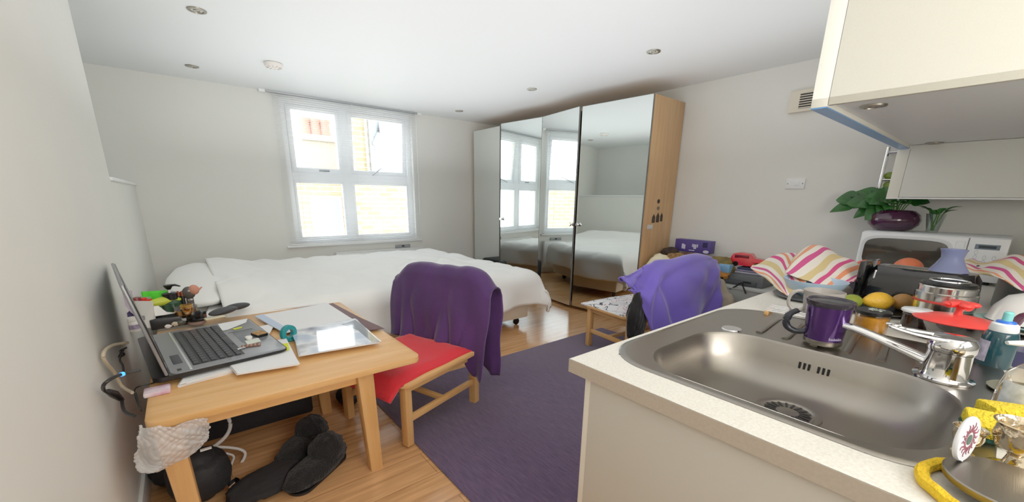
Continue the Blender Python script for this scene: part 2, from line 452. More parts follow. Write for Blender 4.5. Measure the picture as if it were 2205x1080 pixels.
tag(MB().box((-.05, -.001, -.022), (.05, .001, .022)).build('sticker', mat('label_white', '#dcdcd8', .5, var=.3, vscale=90), None, (p.x, WY0-.002, p.z)), 'white rectangular label stuck low on the wardrobe end panel', 'sticker')

# ------------------------------------------------------------------ bed
M_divan = mat('divan_fabric', '#d9cdb9', .9, bump=.1, bscale=200)
M_linen = mat('white_linen', '#f1f1ee', .9, bump=.06, bscale=120, sheen=.2)
bx0, bx1, by0, by1 = -.18, 2.72, 3.06, 5.2
bed = thing('bed', 'double divan bed with cream base on castors along the window wall', 'bed', (bx0, by0, 0))
MB().box((0, 0, .085), (bx1-bx0, by1-by0, .33), .02).build('divan_base', M_divan, bed)
for x, y in ((.12, .08), (bx1-bx0-.1, .08), (.12, 1.9), (bx1-bx0-.1, 1.9)):
    MB().lathe([(.03, -.014), (.036, -.008), (.036, .008), (.03, .014)], 16, Matrix.Translation((x, y, .036)) @ Matrix.Rotation(PI/2, 4, 'X')).box((x-.018, y-.022, .036), (x+.018, y+.022, .09), .004).build('castor', M_black, bed)
MB().box((.01, .01, .33), (bx1-bx0-.01, by1-by0-.01, .54), .06, seg=4).build('mattress', mat('mattress_ticking', '#ece9e2', .9), bed)
def drape(d, r):
    if d <= 0: return 0, 0
    if d < r*PI/2: return r*math.sin(d/r), r*(1-math.cos(d/r))
    return r, r + d - r*PI/2
def duvet_f(u, v):
    ex0, ex1, ey0, ey1 = .18, 2.68, 3.08, 5.16
    s = .12 + u*(3.12-.12); t = 2.66 + v*(5.42-2.66)
    hang = .36 + .03*nz(s, 0, 1, 2.0)
    if s > ex1: s = ex1 + (s-ex1)*.95
    x, y, z = s, t, .60
    dx, dzx = drape(s-ex1, .13); dy, dzy = drape(ey0-t, .13); dyb, dzb = drape(t-ey1, .10)
    if s > ex1: x = ex1+dx
    if t < ey0: y = ey0-dy
    if t > ey1: y = ey1+dyb
    drop = max(dzx, dzy, dzb) + .25*min(dzx, max(dzy, dzb))
    drop = min(drop, .46)
    # the duvet rides up over the pillow at the head
    head = smooth01((.62-s)/.4)*smooth01((t-3.1)/.35)*smooth01((5.25-t)/.3)
    z += .085*head
    inside = 1-min(1, drop/.12)
    w = .020*nz(s*1.4, t*1.1, 3, 1.6) + .017*nz(s*5+t*2.2, t*1.2-s*1.5, 7, 1.0) + .009*nz(s*9, t*5, 2) - .012*max(0, 1-abs(nz(s*2.2-t*1.2, t*1.5, 11))*7)
    z += w*(.4+.6*inside)
    if drop > .1:
        f = smooth01((drop-.1)/.25)
        fold = .028*math.sin(s*9+2.5*nz(s, t, 0, 1.3)) + .03*nz(s*3, t*3, 9)
        if dzy > dzx: y -= f*(.02+fold)
        else: x += f*(.015 + .03*math.sin(t*8+2*nz(t, s, 1)) + .03*nz(t*3, s, 4))
        if dzx > .05 and dzy > .05: x += f*.03; y -= f*.04
    return Vector((x, y, z-drop))
dv = MB().grid(duvet_f, 150, 110, thick=.02).build('duvet', M_linen, None, angle=180)
tag(dv, 'white rumpled duvet spread over the double bed', 'duvet')
pl = MB().ball((0, 0, 0), (.22, .95, .085), None, 40, 20, lambda c: 1+.05*nz(c.x*2, c.y*3, c.z*2)).build('pillow', M_linen, None, (.04, 4.15, .605), angle=180)
tag(pl, 'white pillow at the head of the bed, peeping out left of the duvet', 'pillow')

# ------------------------------------------------------------------ rug
def rug_mat():
    m = mat('purple_rug', '#664e70', .95, var=.5, vscale=9, stretch=(14, 1.3, 1), col2='#48375a', bump=.5, bscale=90, sheen=.3)
    return m
rg = MB().box((.805, -.6, 0), (3.25, 2.50, .012), .004).build('rug', rug_mat(), None)
tag(rg, 'dark purple woven rug on the laminate floor', 'rug')

# ------------------------------------------------------------------ desk (low rubberwood table)
dz = .555
dk = thing('table', 'rubberwood table with rounded corners used as a desk by the left wall', 'table', (0, 0, 0))
tp = MB(); ring = rrect(-.205, .81, 1.685, 3.0, .045, 0)
tp.prism([(p.x, p.y) for p in ring], dz-.032, dz, None, .006)
tp.build('tabletop', M_pineX, dk)
def taper_leg(x, y, top, w=.062, lean=(0, 0)):
    a_ = rrect(x-w/2, x+w/2, y-w/2, y+w/2, .008, top, 2); k = .78
    b2 = [Vector((x+lean[0]+(p.x-x)*k, y+lean[1]+(p.y-y)*k, 0)) for p in a_]
    return MB().loft([b2, a_])
for x, y in ((.545, 1.755), (-.155, 1.755), (.50, 2.46), (-.155, 2.85)):
    taper_leg(x, y, dz-.03, .075, (.02, 0)).build('leg', M_pineZ, dk)
ap = MB().box((-.13, 1.745, dz-.085), (.53, 1.765, dz-.031)).build('apron', M_pineX, dk)

# ------------------------------------------------------------------ chairs
def make_chair(name, label, loc, rotz, w, d, sh, bh):
    """front towards -x; w along y, d along x"""
    t = thing(name, label, 'chair', loc, rotz)
    L = .045
    seat = MB(); seat.prism([(p.x, p.y) for p in rrect(-.05, d+.02, -.05, w+.05, .06, 0)], sh-.028, sh, None, .006); seat.build('seat', M_pineX, t)
    for y in (0, w):
        MB().box((-L/2, y-L/2, 0), (L/2, y+L/2, sh-.028), .004).build('leg', M_pineZ, t)
        MB().loft([[Vector((d+dx*L, y+dy*L, 0)) for dx, dy in ((-.5, -.5), (.5, -.5), (.5, .5), (-.5, .5))],
                   [Vector((d+dx*L, y+dy*L, sh)) for dx, dy in ((-.5, -.5), (.5, -.5), (.5, .5), (-.5, .5))],
                   [Vector((d+.07+dx*L*.8, y+dy*L*.9, bh)) for dx, dy in ((-.5, -.5), (.5, -.5), (.5, .5), (-.5, .5))]]).build('leg', M_pineZ, t)
        MB().box((L/2, y-.012, .13), (d-L/2, y+.012, .165), .003).ball((d*.55, y-.013, .148), (.008, .002, .008)).build('stretcher', M_pineX, t)
    MB().box((d*.5-.015, .01, .135), (d*.5+.015, w-.01, .16), .003).build('stretcher', M_pineY, t)
    for x in (0, d): MB().box((x-.011, L/2, sh-.075), (x+.011, w-L/2, sh-.028), .003).build('apron', M_pineY, t)
    for y in (0, w): MB().box((L/2, y-.011, sh-.07), (d-L/2, y+.011, sh-.028), .003).build('apron', M_pineX, t)
    for z in (.55, .74): MB().box((d+.03+(z-.5)*.1, L/2, z-.03), (d+.055+(z-.5)*.1, w-L/2, min(z+.03, bh)), .004).build('back_rail', M_pineY, t)
    return t
R1 = math.atan2(.185, .548)
make_chair('dining_chair', 'wooden chair pulled up to the table, red cushion on its seat', (.769, 1.81, .012), R1, .50, .578, .375, .79)
M1 = RZm(R1, (.769, 1.81, 0))
M_red = mat('red_felt', '#d8242f', .9, bump=.1, bscale=90, sheen=.2)
def cushion_f(u, v):
    x = -.13 + u*.68; y = -.03 + v*.56
    e = min(u, 1-u, v, 1-v)
    z = .392 + .022*smooth01(e/.12) + .008*nz(x*5, y*5)
    if x < -.06: z -= (-.06-x)*.9
    return Vector((x, y + .02*nz(x*4, y*4, 5), z))
c1 = MB().grid(cushion_f, 30, 30, M1, thick=.012).build('seat_cushion', M_red, None, angle=180)
tag(c1, 'red felt cushion on the chair at the table', 'cushion')

M_velvet = mat('purple_velvet', '#4b2765', .8, sheen=.3, var=.35, vscale=5, bump=.08, bscale=60)
def jacket_f(u, v, w0, w1, top, front, rear, d, seed, amp=.02, tuck=0, endpull=0):
    """cloth hung over a chair back: v 0 front hem -> .5 over the top -> 1 rear hem; local chair coordinates"""
    y = w0 + (w1-w0)*u
    mid = smooth01(u/.18)*smooth01((1-u)/.16)
    zt = top(u)
    if v < .45:
        k = v/.45; z = front(u) + (zt-front(u))*k; x = d-.04 + .055*k
        out = -1
    elif v > .55:
        k = (1-v)/.45; z = rear(u) + (zt-rear(u))*k; x = d+.06 + .05*k
        out = 1
    else:
        k = (v-.45)/.1; a_ = PI*k; x = d+.0625 - .0475*math.cos(a_)*(-1 if 0 else 1); z = zt + .03*math.sin(a_); out = 0
    low = (1-k) if out else 0
    fold = amp*low*(math.sin(u*17+seed+3*nz(u*2, v, seed)) + .8*math.sin(u*31+seed*2)*low) + .03*low*nz(u*4, z*4, seed)
    x += (out if out else 0)*(abs(fold)*1.1+.012*low+.01)
    x += endpull*smooth01((.2-u)/.2)*(-1)
    y += .025*nz(z*4, u*3, seed+4) + tuck*(u-.5)*low
    z += .012*nz(u*6, v*6, seed+2)
    return Vector((x, y, z))
# purple velvet jacket on the table chair: right side falls long, left side ends at the seat
j1 = MB().grid(lambda u, v: jacket_f(u, v, -.13, .70, lambda u: .80+.045*smooth01(u/.18)*smooth01((1-u)/.25)-.055*smooth01((.12-u)/.12)-.06*smooth01((u-.86)/.14),
        lambda u: .385+.02*math.sin(u*5) - .17*smooth01((.24-u)/.12), lambda u: .30 - .12*smooth01((.25-u)/.2), .578, 1.0), 70, 60, M1, thick=.008)
tag(j1.build('jacket', M_velvet, None, angle=180), 'dark purple velvet jacket hung over the back of the table chair', 'jacket')

R2 = math.radians(-90-7)
make_chair('dining_chair', 'wooden chair by the wardrobe, white patterned cushion on its seat', (2.735, 2.235, .012), R2, .62, .46, .39, .72)
M2 = RZm(R2, (2.735, 2.235, 0))
def pat_mat():
    m = mat('patterned_cotton', '#e9e8ea', .9)
    nt = m.node_tree; b = nt.nodes['Principled BSDF']; N = nt.nodes.new; L = nt.links.new
    tc = N('ShaderNodeTexCoord'); v = N('ShaderNodeTexNoise'); v.inputs['Scale'].default_value = 7; v.inputs['Detail'].default_value = 1; v.inputs['Distortion'].default_value = 1.2
    L(tc.outputs['Object'], v.inputs['Vector'])
    r = N('ShaderNodeValToRGB'); e = r.color_ramp.elements
    e[0].position = .44; e[0].color = lin('#e9e8ea'); e[1].position = .50; e[1].color = lin('#e9e8ea')
    for p, c in ((.455, '#2a2a33'), (.47, '#2a2a33'), (.475, '#e9e8ea'), (.60, '#e9e8ea'), (.612, '#c03040'), (.625, '#c03040'), (.632, '#e9e8ea')):
        k = e.new(p); k.color = lin(c)
    L(v.outputs['Fac'], r.inputs['Fac']); L(r.outputs['Color'], b.inputs['Base Color'])
    return m
def cushion2_f(u, v):
    x = -.08 + u*.50; y = -.05 + v*.70; e = min(u, 1-u, v, 1-v)
    return Vector((x, y, .405 + .035*smooth01(e/.22) + .006*nz(x*6, y*6)))
tag(MB().grid(cushion2_f, 26, 26, M2, thick=.02).build('seat_cushion', pat_mat(), None, angle=180), 'white cushion with black and red scribble pattern on the chair by the wardrobe', 'cushion')
M_violet = mat('violet_fleece', '#6f5cc8', .85, sheen=.5, bump=.05, bscale=120)
def col_y(pts): return [on_y(px, py, y-.15) for px, py, y in pts]
vcols = [col_y(c) for c in (
    ((1341, 603, 1.80), (1335, 600, 1.80), (1345, 610, 1.79), (1352, 618, 1.78), (1356, 622, 1.77)),
    ((1372, 592, 1.92), (1378, 580, 1.84), (1372, 604, 1.79), (1374, 625, 1.76), (1376, 640, 1.74)),
    ((1392, 585, 1.95), (1394, 571, 1.84), (1388, 610, 1.79), (1386, 650, 1.74), (1400, 715, 1.70)),
    ((1428, 578, 1.95), (1425, 560, 1.84), (1425, 600, 1.73), (1428, 650, 1.66), (1435, 730, 1.62)),
    ((1480, 568, 1.95), (1478, 550, 1.82), (1482, 590, 1.70), (1480, 650, 1.63), (1480, 720, 1.58)),
    ((1520, 570, 1.92), (1520, 551, 1.80), (1520, 590, 1.68), (1525, 640, 1.62), (1515, 710, 1.56)),
    ((1540, 580, 1.88), (1540, 560, 1.78), (1545, 590, 1.68), (1542, 640, 1.62), (1541, 700, 1.58)),
    ((1546, 590, 1.84), (1547, 577, 1.76), (1546, 600, 1.70), (1543, 640, 1.66), (1540, 690, 1.62)))]
vs_f = sheet(vcols, 0)
def violet_f(u, v):
    p = vs_f(u, v); low = smooth01((v-.35)/.5)
    p.y -= low*.045*(math.sin(u*20+v*3) + 1.0*nz(u*6, v*2, 3)) + .03*nz(u*9+v*4, v*5-u*3, 7) + .03*math.exp(-((u-.36-.1*v)/.03)**2)*low - .05*math.exp(-((u-.42-.22*(v-.4))/.04)**2)*low
    p.z += .02*nz(u*7, v*5, 2); p.x += .02*nz(u*6, v*6, 12)
    return p
j2 = MB().grid(violet_f, 90, 60, thick=.008)
tag(j2.build('jacket', M_violet, None, angle=180), 'bright violet fleece thrown over the chair by the wardrobe', 'jacket')
M_fur = mat('black_fur', '#101013', .8, sheen=.25, var=.6, vscale=30, stretch=(1, 1, .3), bump=1.0, bscale=70)
fc = on_y(1371, 686, 1.62)
fu = MB().ball((0, 0, 0), (.10, .05, .20), Matrix.Rotation(-.1, 4, 'Y'), 60, 40, lambda c: 1 + .16*nz(c.x*1.5, c.y*1.5, c.z*2) + .06*nz(c.x*6, c.y*6, c.z*3) + .03*nz(c.x*16, c.y*16, c.z*8)).build('fur_coat', M_fur, None, fc, angle=180)
tag(fu, 'black furry coat hanging under the violet fleece', 'coat')

# ------------------------------------------------------------------ ceiling fittings
M_ring = mat('satin_ring', '#9b968a', .3, 1)
def downlight(x, y, lab, z=ZC, s=1):
    t = thing('downlight', lab, 'light', (x, y, z), 0, 'recessed ceiling downlights' if z == ZC else 'downlights under the wall cabinets')
    MB().lathe([(.034*s, -.001), (.036*s, -.008), (.052*s, -.006), (.054*s, -.0005)], 32, None, False).build('trim_ring', M_ring, t)
    MB().lathe([(.0, -.0025), (.034*s, -.0025)], 24, None, False).build('lamp', mat('lamp_glass', '#d9d6cc', .2), t)
    MB().lathe([(.014*s, -.0045), (.017*s, -.0075), (.02*s, -.0045)], 20, None, False).build('lamp_clip', M_ring, t)
    return t
for (x, y), l in zip(((.278, 3.563), (.288, 5.047), (3.09, 2.076), (3.123, 3.551), (3.137, 5.038)), (
        'round downlight in the ceiling nearest the left wall and top edge', 'round downlight in the ceiling left of the smoke alarm', 'round downlight in the ceiling above the wardrobe end panel',
        'round downlight in the ceiling near the middle of the wardrobe', 'round downlight in the ceiling right of the blind, by the window wall')):
    downlight(x, y, l)
sa = thing('smoke_alarm', 'round white smoke alarm on the ceiling before the window', 'smoke alarm', (.845, 4.446, ZC))
MB().lathe([(.068, -.0005), (.075, -.004), (.075, -.02), (.07, -.034), (.0, -.036)], 36).build('body', mat('alarm_plastic', '#e9e3dc', .4), sa)
vb = MB()
for k in range(10):
    a_ = 2*PI*k/10; vb.box((-.012, -.0015, 0), (.012, .0015, .003), 0, RZm(a_, (.052*math.cos(a_), .052*math.sin(a_), -.0375)))
vb.build('vent_slots', mat('slot_grey', '#a39b92', .6), sa)
MB().lathe([(.018, -.0355), (.018, -.041), (.0, -.042)], 18).build('test_button', MATS['alarm_plastic'], sa)

# extractor vent + light switch on the right wall
ve = thing('extractor_fan', 'square cream extractor vent with dark slots high on the right wall', 'vent', (XR, 1.335, 2.12))
MB().box((-.05, -.095, -.085), (0, .095, .085), .006).build('housing', mat('cream_plastic', '#e2d9c6', .45), ve)
MB().box((-.052, -.075, -.06), (-.048, .02, .06)).build('grille_opening', mat('vent_dark', '#3b3833', .8), ve)
g = MB()
for k in range(7): g.box((-.056, -.075, -.058+k*.0185), (-.05, .02, -.052+k*.0185))
g.build('grille_slats', MATS['cream_plastic'], ve)
sw = thing('light_switch', 'white single fused switch plate on the right wall', 'switch', (XR, 1.285, 1.46))
MB().box((-.012, -.072, -.043), (0, .072, .043), .004).build('plate', M_white, sw)
MB().box((-.017, -.03, -.016), (-.011, .008, .016), .002).build('rocker', M_white, sw)
for y in (-.056, .056): MB().lathe([(.005, 0), (.005, .002), (0, .002)], 10, Matrix.Translation((-.012, y, 0)) @ Matrix.Rotation(-PI/2, 4, 'Y')).build('screw', M_alu, sw)
# ------------------------------------------------------------------ kitchen: worktop, base units, sink, tap
zc = .83
CX0, CY1, CY0 = .86, .772, -1.0
M_top = mat('speckled_laminate', '#e9e7df', .35, var=.06, vscale=160, col2='#d8d2c6')
M_unit = mat('cream_board', '#c4c0b5', .5)
wt = MB()
HX0, HX1, HY0, HY1 = 1.01, 1.90, -.015, .705
def slab(lo, hi): wt.box(lo, hi, 0)
t_ = .042
R0 = [Vector(p) for p in ((CX0, CY0, 0), (XR-.004, CY0, 0), (XR-.004, CY1, 0), (CX0, CY1, 0))]
H0 = [Vector(p) for p in ((HX0, HY0, 0), (HX1, HY0, 0), (HX1, HY1, 0), (HX0, HY1, 0))]
def zz(ring, z): return [Vector((p.x, p.y, z)) for p in ring]
wt.loft([zz(H0, zc), zz(R0, zc)], False, False); wt.loft([zz(H0, zc-t_), zz(R0, zc-t_)], False, False)
wt.loft([zz(H0, zc-t_), zz(H0, zc)], False, False)
wo = wt.build('worktop', M_top, None, smooth=False)
eb = MB().box((CX0-.0015, CY0, zc-t_), (CX0+.0005, CY1, zc-.0008)).box((CX0-.001, CY1-.0005, zc-t_), (XR-.004, CY1+.0015, zc-.0008))
eb.build('edge_band', mat('beige_edge', '#b9ad9d', .5, var=.12, vscale=120), wo)
tag(wo, 'long pale speckled kitchen worktop holding the sink', 'worktop')
ku = thing('base_cabinet', 'cream base cabinet under the sink end of the worktop', 'cabinet', (0, 0, 0))
MB().box((CX0+.012, .694, 0), (XR-.01, .715, zc-t_-.001), .001).build('side_panel', mat('cream_edge', '#e2ddd0', .5), ku)
MB().box((CX0+.010, -.98, .0), (CX0+.03, .6935, zc-t_-.001), .001).build('end_panel', M_unit, ku)
MB().box((CX0+.05, -.98, .02), (XR-.02, .69, .6)).build('carcass', M_unit, ku)

sk = thing('sink', 'stainless steel sink with a single bowl and ribbed drainer set in the worktop', 'sink', (0, 0, zc))
def rr(x0, x1, y0, y1, r, z): return rrect(x0, x1, y0, y1, r, z, 10)
sb = MB()
rings = [rr(.968, 1.955, -.07, .755, .17, .0012), rr(.972, 1.951, -.066, .751, .168, .0045), rr(.985, 1.93, -.05, .735, .16, .004)]
sb.loft(rings, False, False)
# deck between the rim and the bowl
bo = rr(1.0, 1.55, -.012, .650, .17, .0035)
sb.loft([rr(.985, 1.93, -.05, .735, .16, .004), bo], False, False)
bow = [bo, rr(1.006, 1.543, -.006, .643, .165, -.004), rr(1.018, 1.530, .008, .628, .155, -.06), rr(1.04, 1.505, .035, .60, .145, -.11), rr(1.085, 1.455, .085, .55, .12, -.137), rr(1.17, 1.38, .2, .42, .09, -.142), rr(1.21, 1.34, .24, .38, .06, -.142)]
sb.loft(bow, False, True)
so2 = sb.build('basin', M_steel, sk, angle=50)
dr = MB()
for k in range(6):
    y = .09+k*.085; dr.tube([(1.60, y, .004), (1.63, y, .008), (1.84, y+.02, .008), (1.87, y+.02, .004)], .011, 8, None, .5)
dr.build('drainer_ribs', M_steel, sk)
st = thing('strainer', '', '', (0, 0, 0)); del st['label']; del st['category']; st.parent = sk
MB().lathe([(.086, -.1415), (.084, -.136), (.07, -.138), (.066, -.141), (.02, -.137), (.0, -.136)], 36, Matrix.Translation((1.335, .315, 0))).build('waste_ring', M_steel, st)
ss = MB()
for k in range(18):
    a_ = 2*PI*k/18; ss.box((.03, -.003, -.1385), (.06, .003, -.1365), 0, RZm(a_, (1.335, .315, 0)))
ss.build('slots', M_dark, st, smooth=False)
ov = MB()
for k in (0, 1, 2, 4, 5, 6):
    y = .355-k*.013; ov.box((1.5285, y-.004, -.066), (1.5305, y+.003, -.04), .001)
ov.build('overflow_slots', M_dark, sk, smooth=False)
MB().lathe([(.035, .004), (.033, .0075), (0, .008)], 28, Matrix.Translation(on_z(1575, 710, zc) - Vector((0, 0, zc)))).build('tap_hole_cover', M_chrome, sk)
TX, TY = 1.585, .040
ta = thing('mixer_tap', 'chrome single lever mixer tap behind the right end of the bowl', 'tap', (TX, TY, zc+.0045))
MB().lathe([(.062, 0), (.062, .005), (.05, .008), (.047, .014), (.045, .075), (.047, .08)], 36).build('body', M_chrome, ta)
lv = MB().lathe([(.047, .081), (.049, .088), (.048, .108), (.040, .12), (0, .124)], 36)
lv.build('cap', M_chrome, ta)
hd = MB()
e_ = on_z(1935, 702, zc+.135) - Vector((TX, TY, zc))
for s in (-1, 1):
    d = Vector((e_.x, e_.y, 0)).normalized(); n_ = Vector((-d.y, d.x, 0))
    hd.tube(spline([Vector((0, 0, .112)) + n_*.03*s, d*.08 + n_*.024*s + Vector((0, 0, .118)), d*e_.length*.75 + n_*.014*s + Vector((0, 0, .13)), Vector((e_.x, e_.y, .135)) + n_*.004*s], 6), [.013]+[.010]*6+[.008]*12, 8, None, .7)
hd.build('lever', M_chrome, ta)
tip = on_z(1752, 694, zc+.075) - Vector((TX, TY, zc))
d = Vector((tip.x, tip.y, 0)).normalized(); ln = Vector((tip.x, tip.y, 0)).length
sp = spline([d*.03 + Vector((0, 0, .035)), d*ln*.3 + Vector((0, 0, .055)), d*ln*.65 + Vector((0, 0, .082)), d*ln*.93 + Vector((0, 0, .086)), d*ln*1.0 + Vector((0, 0, .076))], 8)
MB().tube(sp, [.02-.008*k/len(sp) for k in range(len(sp))], 12, None, .75).build('spout', M_chrome, ta)
MB().lathe([(.014, -.018), (.015, -.002), (.013, .004)], 18, Matrix.Translation(d*ln*1.0 + Vector((0, 0, .07)))).build('aerator', M_chrome, ta)

# ------------------------------------------------------------------ wall cabinets
M_door = mat('cream_door', '#cfccbd', .45, var=.05, vscale=300)
M_in = mat('cabinet_white', '#dfe3e4', .4)
YC, ZB = .595, 1.652
X1, X2 = 1.96, 3.75
c1_ = thing('wall_cabinet', 'deep wall cabinet at the top right corner with a cream door', 'cabinet', (0, 0, 0))
ys = on_x(1782, 228, X1).y
MB().box((X1, ys+.001, ZB), (X2+.02, YC, ZC-.003), .001).build('side_panel', mat('cabinet_side', '#e4e2d6', .45), c1_)
MB().box((X1+.001, ys+.002, ZB-.004), (X2, YC-.001, ZB-.0005)).build('edge_strip', mat('blue_edge', '#5f9fe0', .3), c1_)  # thin blue strip along the underside of the side panel
MB().box((X1-.001, -1.2, ZB+.004), (X1+.02, ys-.001, ZC-.003), .001).build('door', M_door, c1_)
MB().box((X1+.021, -1.2, ZB+.018), (XR-.005, ys, ZB+.035)).build('bottom_panel', M_in, c1_)
MB().box((X1+.03, -1.2, ZC-.02), (XR-.005, ys, ZC-.003)).build('top_panel', M_in, c1_)
c2_ = thing('wall_cabinet', 'lower shallow cabinet hanging above the plant and microwave', 'cabinet', (0, 0, 0))
y2 = on_x(1963, 312, X2).y
MB().box((X2, y2+.001, 1.342), (XR-.005, YC, ZB-.006), .001).build('side_panel', MATS['cabinet_side'], c2_)
MB().box((X2-.001, -1.2, 1.345), (X2+.02, y2-.001, ZB+.016), .001).build('door', mat('pale_door', '#d9dad2', .45), c2_)
MB().box((X2+.021, -1.2, 1.342), (XR-.005, y2, 1.36)).build('bottom_panel', M_in, c2_)
MB().box((X2-.003, -1.2, 1.334), (X2+.024, YC, 1.3415)).build('light_strip', M_white, c2_)
for (px, py), l in zip(((1881, 227), (2012, 307)), ('flat downlight under the deep cabinet, near its door', 'flat downlight under the deep cabinet, by the lower door')):
    p = on_z(px, py, ZB+.018); downlight(p.x, p.y, l, ZB+.018, .8)
# chrome rack on the wall beside the cabinet
rk = thing('wall_rack', 'chrome rod rack on the wall beside the lower cabinet', 'rack', (4.08, .70, 0))
MB().tube([(0, .0, 1.40), (0, .0, 1.70)], .012, 12).build('upright', M_chrome, rk)
for z in (1.47, 1.66): MB().tube([(0, -.10, z), (0, 0, z)], .008, 8).tube([(0, 0, z), (.135, 0, z)], .006, 8).build('rail', M_chrome, rk)

# ------------------------------------------------------------------ microwave and plants
MX, MY0, MY1, MZ0, MZ1 = 3.72, -.005, .672, zc+.018, 1.117
mw = thing('microwave', 'white microwave oven at the wall end of the worktop', 'microwave', (MX, (MY0+MY1)/2, zc))
hw = (MY1-MY0)/2
MB().box((.02, -hw, MZ0-zc), (.43, hw, MZ1-zc), .012).build('casing', mat('oven_white', '#eceff2', .3), mw)
for x in (.05, .4):
    for y in (-hw+.05, hw-.05): MB().lathe([(.016, 0), (.018, MZ0-zc+.002)], 14, Matrix.Translation((x, y, 0))).build('foot', M_black, mw)
yd = -hw+.165
dr = MB().box((-.004, yd+.002, MZ0-zc+.004), (.019, hw-.002, MZ1-zc-.006), .006).build('door', MATS['oven_white'], mw)
zm = (MZ0+MZ1)/2-zc
def win_ring(x, k):
    w_ = (hw-yd)/2; c = (hw+yd)/2+.022; out = []
    for i in range(40):
        a_ = 2*PI*i/40; cx, sx = math.cos(a_), math.sin(a_)
        out.append(Vector((x, c + (w_*.80+k)*math.copysign(abs(cx)**.45, cx), zm + (.095+k)*math.copysign(abs(sx)**.42, sx))))
    return out
MB().loft([win_ring(-.004, .018), win_ring(-.0055, .012), win_ring(-.0045, .001)], False, False).build('window_rim', mat('rim_grey', '#d6dade', .3), dr)
MB().loft([win_ring(-.0044, 0), win_ring(-.0050, -.002)], False, True).build('window', mat('oven_glass', '#3a3833', .08, coat=.5), dr)
MB().box((-.014, yd+.012, MZ0-zc+.03), (-.003, yd+.05, MZ1-zc-.03), .008).build('handle', MATS['oven_white'], dr)
cp = MB().box((-.003, -hw+.002, MZ0-zc+.004), (.019, yd-.002, MZ1-zc-.006), .004).build('control_panel', MATS['oven_white'], mw)
ds = MB().box((-.0045, -hw+.035, zm+.062), (-.0028, yd-.03, zm+.092)).build('display', mat('display_grey', '#6f7e8a', .2), cp)
MB().box((-.0055, -hw+.05, zm+.069), (-.0044, yd-.045, zm+.085)).build('digits_window', mat('lcd_dark', '#333d46', .2), ds)
btn = mat('button_outline', '#b9c2ca', .4)
for r, c in [(0, 0)] + [(r, c) for r in range(1, 5) for c in range(3)]:
    y = yd-.042-c*.038; z = zm+.042-r*.028
    MB().lathe([(.0135, -.0001), (.0135, .0012), (.0105, .0012), (.0105, 0)], 20, Matrix.Translation((-.003, y, z)) @ Matrix.Rotation(-PI/2, 4, 'Y'), False, .55).build('button', btn, cp)

M_pot = mat('aubergine_glaze', '#3a1630', .08, coat=.6)
zt = MZ1
pp_ = on_z(1930, 497, zt); pc = Vector((3.95, (on_x(1870, 465, 3.95).y+on_x(1987, 465, 3.95).y)/2, zt))
pot = thing('potted_plant', 'trailing green houseplant in a round aubergine glazed pot on the microwave', 'plant', pc)
MB().lathe([(.07, 0), (.105, .012), (.138, .045), (.146, .075), (.135, .11), (.105, .138), (.09, .142), (.086, .135), (.12, .1), (0, .09)], 40).build('pot', M_pot, pot)
M_leaf = mat('glossy_leaf', '#2f6b2a', .35, var=.5, vscale=12, col2='#1c4a1b')
M_leaf2 = mat('young_leaf', '#8fae3f', .4, var=.3, vscale=12)
def leaf(mb, base, tip, w, droop=.02, up=Vector((0, 0, 1))):
    base, tip = Vector(base), Vector(tip); d = tip-base; L_ = d.length; d.normalize()
    s = d.cross(up).normalized(); n_ = s.cross(d)
    def f(u, v):
        hw_ = w*.5*(math.sin(PI*u**.62)**.8 if 0 < u < 1 else 0)
        k = (v-.5)*2
        return base + d*L_*u + s*hw_*k + n_*(abs(k)*hw_*.35 + droop*math.sin(PI*u))
    mb.grid(f, 10, 6)
stm = MB(); lv = MB(); r2 = random.Random(4)
r2 = random.Random(11)
tips = [(1786, 457, 3.98), (1812, 446, 4.02), (1837, 470, 3.93), (1800, 430, 4.05), (1826, 420, 4.08), (1850, 410, 4.08), (1862, 474, 3.86), (1842, 445, 3.9), (1880, 405, 4.08), (1870, 440, 3.86), (1902, 402, 4.0), (1893, 432, 3.84),
        (1930, 440, 3.88), (1962, 436, 3.9), (1985, 430, 4.0), (1905, 452, 3.84), (1950, 425, 4.08), (1918, 420, 4.0), (1860, 425, 3.95), (1890, 462, 3.86), (2003, 436, 4.02), (1822, 438, 3.95), (1850, 455, 3.98), (1940, 415, 4.0)]
for px, py, x in tips:
    tp_ = on_x(px, py, x) - pc
    if tp_.y+pc.y < .62: tp_.z = min(tp_.z, 1.315-pc.z)
    b0 = Vector((tp_.x*.15, tp_.y*.2, .13)); L_ = (tp_-b0).length
    kn = tp_ + (b0-tp_).normalized()*min(.15, L_*.6) + Vector((0, 0, .035))
    if kn.y+pc.y < .66: kn.z = min(kn.z, 1.315-pc.z)
    stm.tube(arc(b0, b0*.5+kn*.5+Vector((0, 0, .05)), kn, 6), .004, 5)
    leaf(lv, kn, tp_, r2.uniform(.10, .135), .012, Vector((-.75+r2.uniform(-.4, .4), r2.uniform(-.4, .4), .7)))
stm.build('stems', mat('stem_green', '#4d7a35', .5), pot)
lv.build('leaves', M_leaf, pot, angle=180)
l2 = MB()
for px, py in ((1915, 378), (1913, 398)):
    p = on_x(px, py, 4.1) - pc
    l2.ball(p, (.01, .030, .026))
l2.build('young_leaves', M_leaf2, pot)
vc = Vector((3.93, on_x(2014, 470, 3.93).y, zt))
vs = thing('glass_vase', 'clear flared glass holding green cuttings, beside the pot on the microwave', 'vase', vc)
MB().lathe([(.0, 0), (.030, .001), (.031, .012), (.05, .125), (.047, .125), (.028, .014), (0, .013)], 28, None, False).build('glass', clear_mat('vase_glass', '#eef4f0', .3), vs)
cs = MB(); cl = MB()
